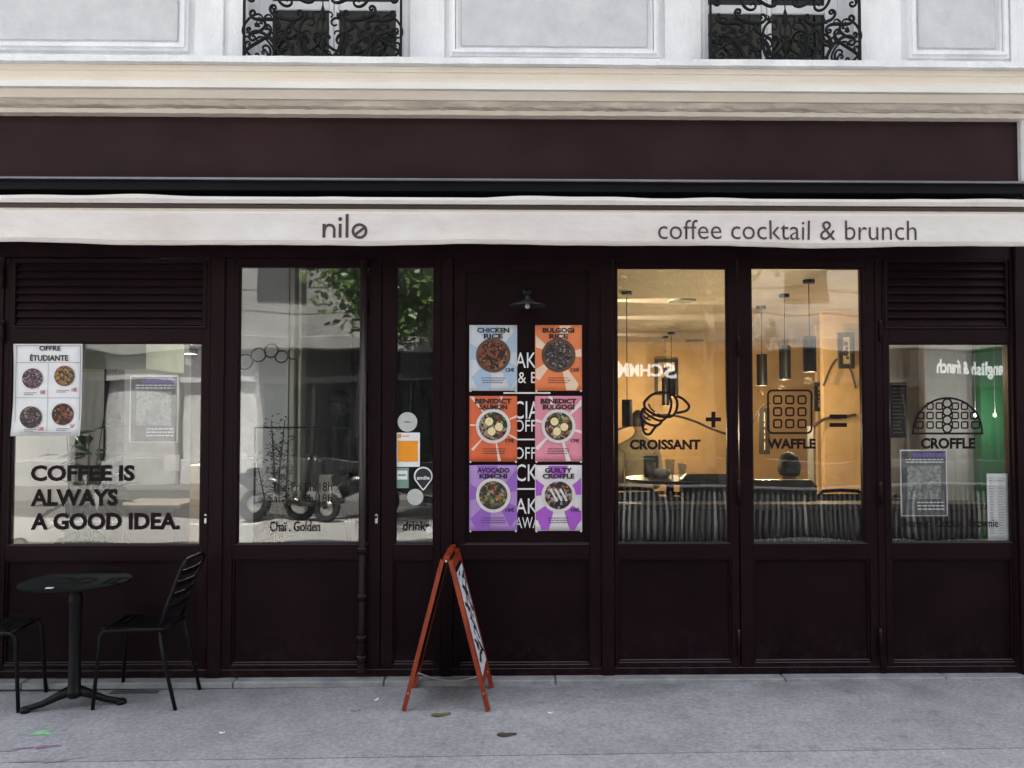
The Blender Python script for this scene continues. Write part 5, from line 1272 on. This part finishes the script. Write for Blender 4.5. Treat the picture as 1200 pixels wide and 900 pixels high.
    # hands: palm, four bent fingers and a thumb
    for sx in (-1, 1):
        wx, wy, wz = sx*.17*k, -.24*k, (sh-(.48 if not seated else .38))*k+dz
        V2 = [(wx,wy,wz),(wx,wy-.05*k,wz-.008*k)]; R2 = [.024*k,.026*k]; E2 = [(0,1)]
        for f in range(4):
            b = len(V2); ox = (f-1.5)*.019*k; ln = (.85,1,.95,.75)[f]
            V2 += [(wx+ox,wy-.085*k,wz-.012*k),(wx+ox*1.05,wy-(.085+.035*ln)*k,wz-.02*k),(wx+ox*1.05,wy-(.085+.058*ln)*k,wz-.042*k)]; R2 += [.0095*k,.0085*k,.007*k]; E2 += [(1,b),(b,b+1),(b+1,b+2)]
        b = len(V2); V2 += [(wx-sx*.032*k,wy-.045*k,wz),(wx-sx*.045*k,wy-.08*k,wz-.01*k)]; R2 += [.011*k,.009*k]; E2 += [(0,b),(b,b+1)]
        skin_body('hand', V2, E2, R2, SKIN, t)
    t.location = loc; t.rotation_euler = (0,0,rz); return t
q = at(748, 503, 3.6); person((q.x, 3.6, q.z-1.52+.0), math.radians(170), False, OLIVEC, 'person with short dark hair in an olive top seen from behind in the croissant pane', 1.62)
q = at(402, 487, 2.2); person((q.x, 2.2, .02), math.radians(-60), False, DARKC, 'person in black clothes and a black cap standing behind the entrance door glass', 1.72, True)
q = at(926, 560, 1.15); person((q.x, 1.15, .02), math.radians(180), True, DARKC, 'seated person with dark hair and dark top seen from behind at the waffle pane', 1.64)
# stools for seated / raised people
s1 = at(926, 560, 1.15)
cs = thing('cafe_stool', 'dark stool under the seated person at the waffle pane', 'stool', (s1.x, 1.17, .02))
MB().lathe((s1.x, 1.17, 0), [(0,.36),(.19,.36),(.2,.39),(0,.40)], 24).build('seat', BLACKM, cs, True)
for a in range(4): MB().tube([(s1.x+.12*math.cos(a*PI/2+.78), 1.17+.12*math.sin(a*PI/2+.78), .36), (s1.x+.19*math.cos(a*PI/2+.78), 1.17+.19*math.sin(a*PI/2+.78), .02)], .012, 8).build('leg', BLACK, cs, True)

# ------------------------------------------------------------------ across the street (seen in the glass)
OY = -13.2
def mir(px, py, Yv):                                       # where a thing must stand to be mirrored at (px, py)
    p = at(px, py, Yv); return Vector((p.x, -Yv, p.z))
ob = thing('opposite_building', 'sunlit pale stone building across the street, seen only in the glass', 'building', (0, OY-.2, 0))
OST = mat('opposite_stone', (.31,.305,.295), .85, .1, 1.5, .3, 20, col2=(.19,.187,.18), detail=8)
MB().box(-16, 16, OY-6, OY-.3, 3.3, 11).build('wall', OST, ob)
MB().box(-16, 16, OY-.4, OY+.12, 3.02, 3.28, .02).build('string_course', OST, ob)
BAYS = ((-16,-12.4,0),(-12.3,-9.55,2),(-9.45,-9.0,0),(-8.9,-7.2,2),(-7.1,-5.4,3),(-5.3,-3.1,0),(-3.0,-.9,0),(-.8,1.3,1),(1.4,3.6,0),(3.7,5.9,1),(6.0,8.2,0),(8.3,10.4,4),(10.5,12.6,0),(12.7,16,1))
SHOPC = [(.014,.014,.016), (.03,.022,.02), (.45,.45,.45), (.55,.55,.55), (.05,.05,.05)]
for xa, xb, c in BAYS:
    cm = mat('sign_paint_%d' % c, SHOPC[c], .6)
    MB().box(xa, xb, OY-.45, OY-.2, 2.35, 3.01, .01).build('shop_sign_board', cm, ob)
    MB().box(xa, xb, OY-.45, OY-.22, 0, .55, .01).build('stall_riser', cm, ob)
    if c in (2, 3): MB().box(xa+.02, xb-.02, OY-.45, OY-.36, .56, 2.34).build('roller_shutter', cm, ob)
    else:
        MB().box(xa, xb, OY-.45, OY-.38, .56, 2.34).build('shop_glass', mat('opposite_glass', (.01,.011,.012), .1, .3, 2, spec=.3), ob)
        MB().box((xa+xb)/2-.04, (xa+xb)/2+.04, OY-.379, OY-.3, .56, 2.34).build('mullion', cm, ob)
    MB().box(xb+.001, xb+.099, OY-.45, OY-.15, 0, 3.01).build('pier', cm if c in (0, 1, 4) else OST, ob)
for k in range(13):
    for z in (4.2, 7.3):
        MB().box(-15+k*2.4, -14+k*2.4, OY-.299, OY-.26, z, z+1.9).build('window', DG, ob)
for k in range(11): MB().box(-16, 16, OY-.301, OY-.285, 3.9+k*.6, 3.915+k*.6).build('stone_joint', mat('joint_tone', (.25,.22,.2), .9), ob)  # stone joints drawn as thin strips in their own brownish tone
def osign(body, a, b, c, d, m=WVINYL):
    p0, p1 = mir(a, d, -OY+.18), mir(c, b, -OY+.18)
    text_bm(body, min(p0.x,p1.x), max(p0.x,p1.x), p0.z, p1.z, OY+.14, .02, mirror=False)
def opp_text(body, a, b, c, d, root):
    Yv = -(OY+.16); p0, p1 = mir(a, d, Yv), mir(c, b, Yv)
    # readable from the street: its left end is at larger x when looked at facing -y
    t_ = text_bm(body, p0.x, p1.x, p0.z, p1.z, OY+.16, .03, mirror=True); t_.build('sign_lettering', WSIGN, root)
WSIGN = emit('sunlit_sign_glow', (1,1,1), 1.0)  # white letters glow in place of the sunlight falling on them
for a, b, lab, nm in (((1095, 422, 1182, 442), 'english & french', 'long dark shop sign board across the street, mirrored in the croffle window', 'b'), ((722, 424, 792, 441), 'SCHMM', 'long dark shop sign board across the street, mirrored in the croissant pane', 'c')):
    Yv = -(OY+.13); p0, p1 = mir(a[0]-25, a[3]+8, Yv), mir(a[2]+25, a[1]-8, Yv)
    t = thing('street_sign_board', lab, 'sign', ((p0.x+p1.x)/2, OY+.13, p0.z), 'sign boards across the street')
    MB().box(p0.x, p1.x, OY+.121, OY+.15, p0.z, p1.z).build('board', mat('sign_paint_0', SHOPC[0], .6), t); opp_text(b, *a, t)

def tree(x, y, h, r, zc_, label, seed, n=9000):
    t = thing('street_tree', label, 'tree', (x, y, -.1), 'street trees across the road'); rnd = random.Random(seed)
    MB().tube([(x,y,-.1),(x+.05,y,1.2),(x-.04,y+.03,2.6),(x,y,zc_)], [.17,.13,.11,.07], 10).build('trunk', mat('bark', (.16,.14,.11), .9, .3, 8, .6, 30), t, True)
    m = MB(); lf = MB(); bl = []
    for k in range(16):
        a = rnd.uniform(0, 2*PI); e = rnd.uniform(-.3, 1.1); L_ = r*rnd.uniform(.55,1); d = Vector((math.cos(a)*math.cos(e), math.sin(a)*math.cos(e), math.sin(e)*.9)); b0 = Vector((x, y, rnd.uniform(2.3, zc_)))
        e1 = Vector((x,y,zc_))+d*L_; m.tube([b0, b0.lerp(e1,.5)+Vector((0,0,.15)), e1], [.05,.03,.012], 6); bl.append((e1, rnd.uniform(.45,.85)*r*.45)); bl.append((b0.lerp(e1,.65), rnd.uniform(.4,.7)*r*.4))
    m.build('branch', MATS['bark'], t, True)
    for i in range(n):
        c, br = rnd.choice(bl); d = Vector((rnd.gauss(0,1), rnd.gauss(0,1), rnd.gauss(0,.9))); d = d.normalized()*br*rnd.random()**.4; q = c+d
        u = Vector((rnd.gauss(0,1), rnd.gauss(0,1), rnd.gauss(0,.6))).normalized(); v = u.cross(Vector((rnd.gauss(0,1), rnd.gauss(0,1), rnd.gauss(0,1)))).normalized(); s_ = rnd.uniform(.05,.1)
        lf.quad(q-u*s_, q+v*s_*.5, q+u*s_, q-v*s_*.5)
    lf.build('crown', mat('tree_leaf', (.13,.22,.055), .5, .5, 3, col2=(.06,.11,.03)), t, kind='stuff')
tree(-.85, -9.0, 6, 3.1, 4.3, 'leafy green street tree across the road, mirrored in the narrow leaf', 3, 24000)
tree(4.13, -10.9, 6, 2.8, 4.9, 'leafy green street tree across the road, mirrored above the waffle pane', 6, 14000)

# slatted terrace fence across the road, mirrored low in the right windows
fx0, fx1, FY = .9, 7.2, -6.3
tf = thing('terrace_fence', 'low dark slatted terrace fence across the road, mirrored low in the right windows', 'fence', ((fx0+fx1)/2, FY, -.12))
MB().box(fx0, fx1, FY-.06, FY-.03, -.12, .60).build('back_board', BLACKM, tf)
MB().box(fx0-.02, fx1+.02, FY-.09, FY+.04, .605, .64, .006).build('top_rail', mat('terrace_rail', (.12,.12,.125), .5), tf)
rnd = random.Random(12); me0 = None; x = fx0+.01; k = 0
SLM = [mat('slat_grey_%d' % q, c, .6, .3, 3, stretch=(1,1,.2)) for q, c in enumerate(((.16,.165,.17), (.07,.07,.072), (.26,.265,.27)))]
while x < fx1-.05:
    MB().box(x, x+.034, FY-.029, FY-.005+rnd.uniform(-.004,.004), -.10, .60, .003).build('slat', SLM[rnd.choice((0,1,1,1,1,2))], tf); x += .078
for xx in (1.6, 2.9, 4.4, 5.6):
    t = thing('terrace_chair', 'dark terrace armchair behind the slatted fence at %s' % {1.6:'its near left end', 2.9:'left of its middle', 4.4:'right of its middle', 5.6:'its right end'}[xx], 'chair', (xx, FY-.7, -.12))
    MB().box(xx-.3, xx+.3, FY-.9, FY-.4, .28, .40, .04).build('seat', BLACKM, t); MB().box(xx-.3, xx+.3, FY-.4, FY-.3, .28, .86, .04).build('backrest', BLACKM, t)
    for ax in (-.27, .23):
        for ay in (-.86, -.38): MB().box(xx+ax, xx+ax+.04, FY+ay, FY+ay+.04, -.12, .279).build('leg', BLACKM, t)
# parked motor scooter mirrored in the entrance door
def scooter(x, y, label, rz=0):
    t = thing('parked_scooter', label, 'scooter', (x, y, -.12), 'scooters parked across the road'); t['at'] = (0,0,0)
    body = mat('scooter_paint', (.02,.02,.022), .25, .1, 5); ty = mat('tyre_rubber', (.015,.015,.015), .8)
    for wx in (-.65, .62):
        MB().tube([(wx+.2*math.cos(u), 0, .25+.2*math.sin(u)) for u in [2*PI*i/24 for i in range(24)]], .055, 8, closed=True).build('tyre', ty, t, True)
        MB().lathe((wx, 0, .25), [(0,-.03),(.13,-.03),(.15,0),(.13,.03),(0,.03)], 20, 'y').build('rim', BR, t, True)
    MB().tube([(.62,0,.25),(.5,0,.6),(.42,0,.95),(.38,0,1.02)], [.05,.09,.10,.05], 10, flat=None).build('front_shield', body, t, True)
    MB().tube([(.45,-.3,1.02),(.38,-.1,1.04),(.38,.1,1.04),(.45,.3,1.02)], .018, 8).build('handlebar', BLACK, t, True)
    MB().box(-.15, .42, -.14, .14, .28, .36, .03).build('footboard', body, t)
    MB().tube([(-.05,0,.45),(-.3,0,.6),(-.65,0,.62),(-.9,0,.7)], [.12,.18,.18,.08], 12).build('rear_body', body, t, True)
    MB().box(-.75, -.02, -.13, .13, .74, .84, .035).build('saddle', BLACKM, t)
    MB().lathe((.47,0,.93), [(0,-.02),(.06,0),(.06,.04),(0,.05)], 14).build('headlight', BR, t, True)
    t.location = (x, y, -.12); t.rotation_euler = (0,0,rz)
for i, (px, Yv, rz, lab) in enumerate(((340, 8.3, .25, 'black parked scooter mirrored left in the entrance door'), (393, 8.5, 2.9, 'black parked scooter mirrored right in the entrance door'), (487, 8.6, .5, 'black parked scooter mirrored in the narrow side leaf'))):
    p = mir(px, 580, Yv); scooter(p.x, -Yv, lab, rz)
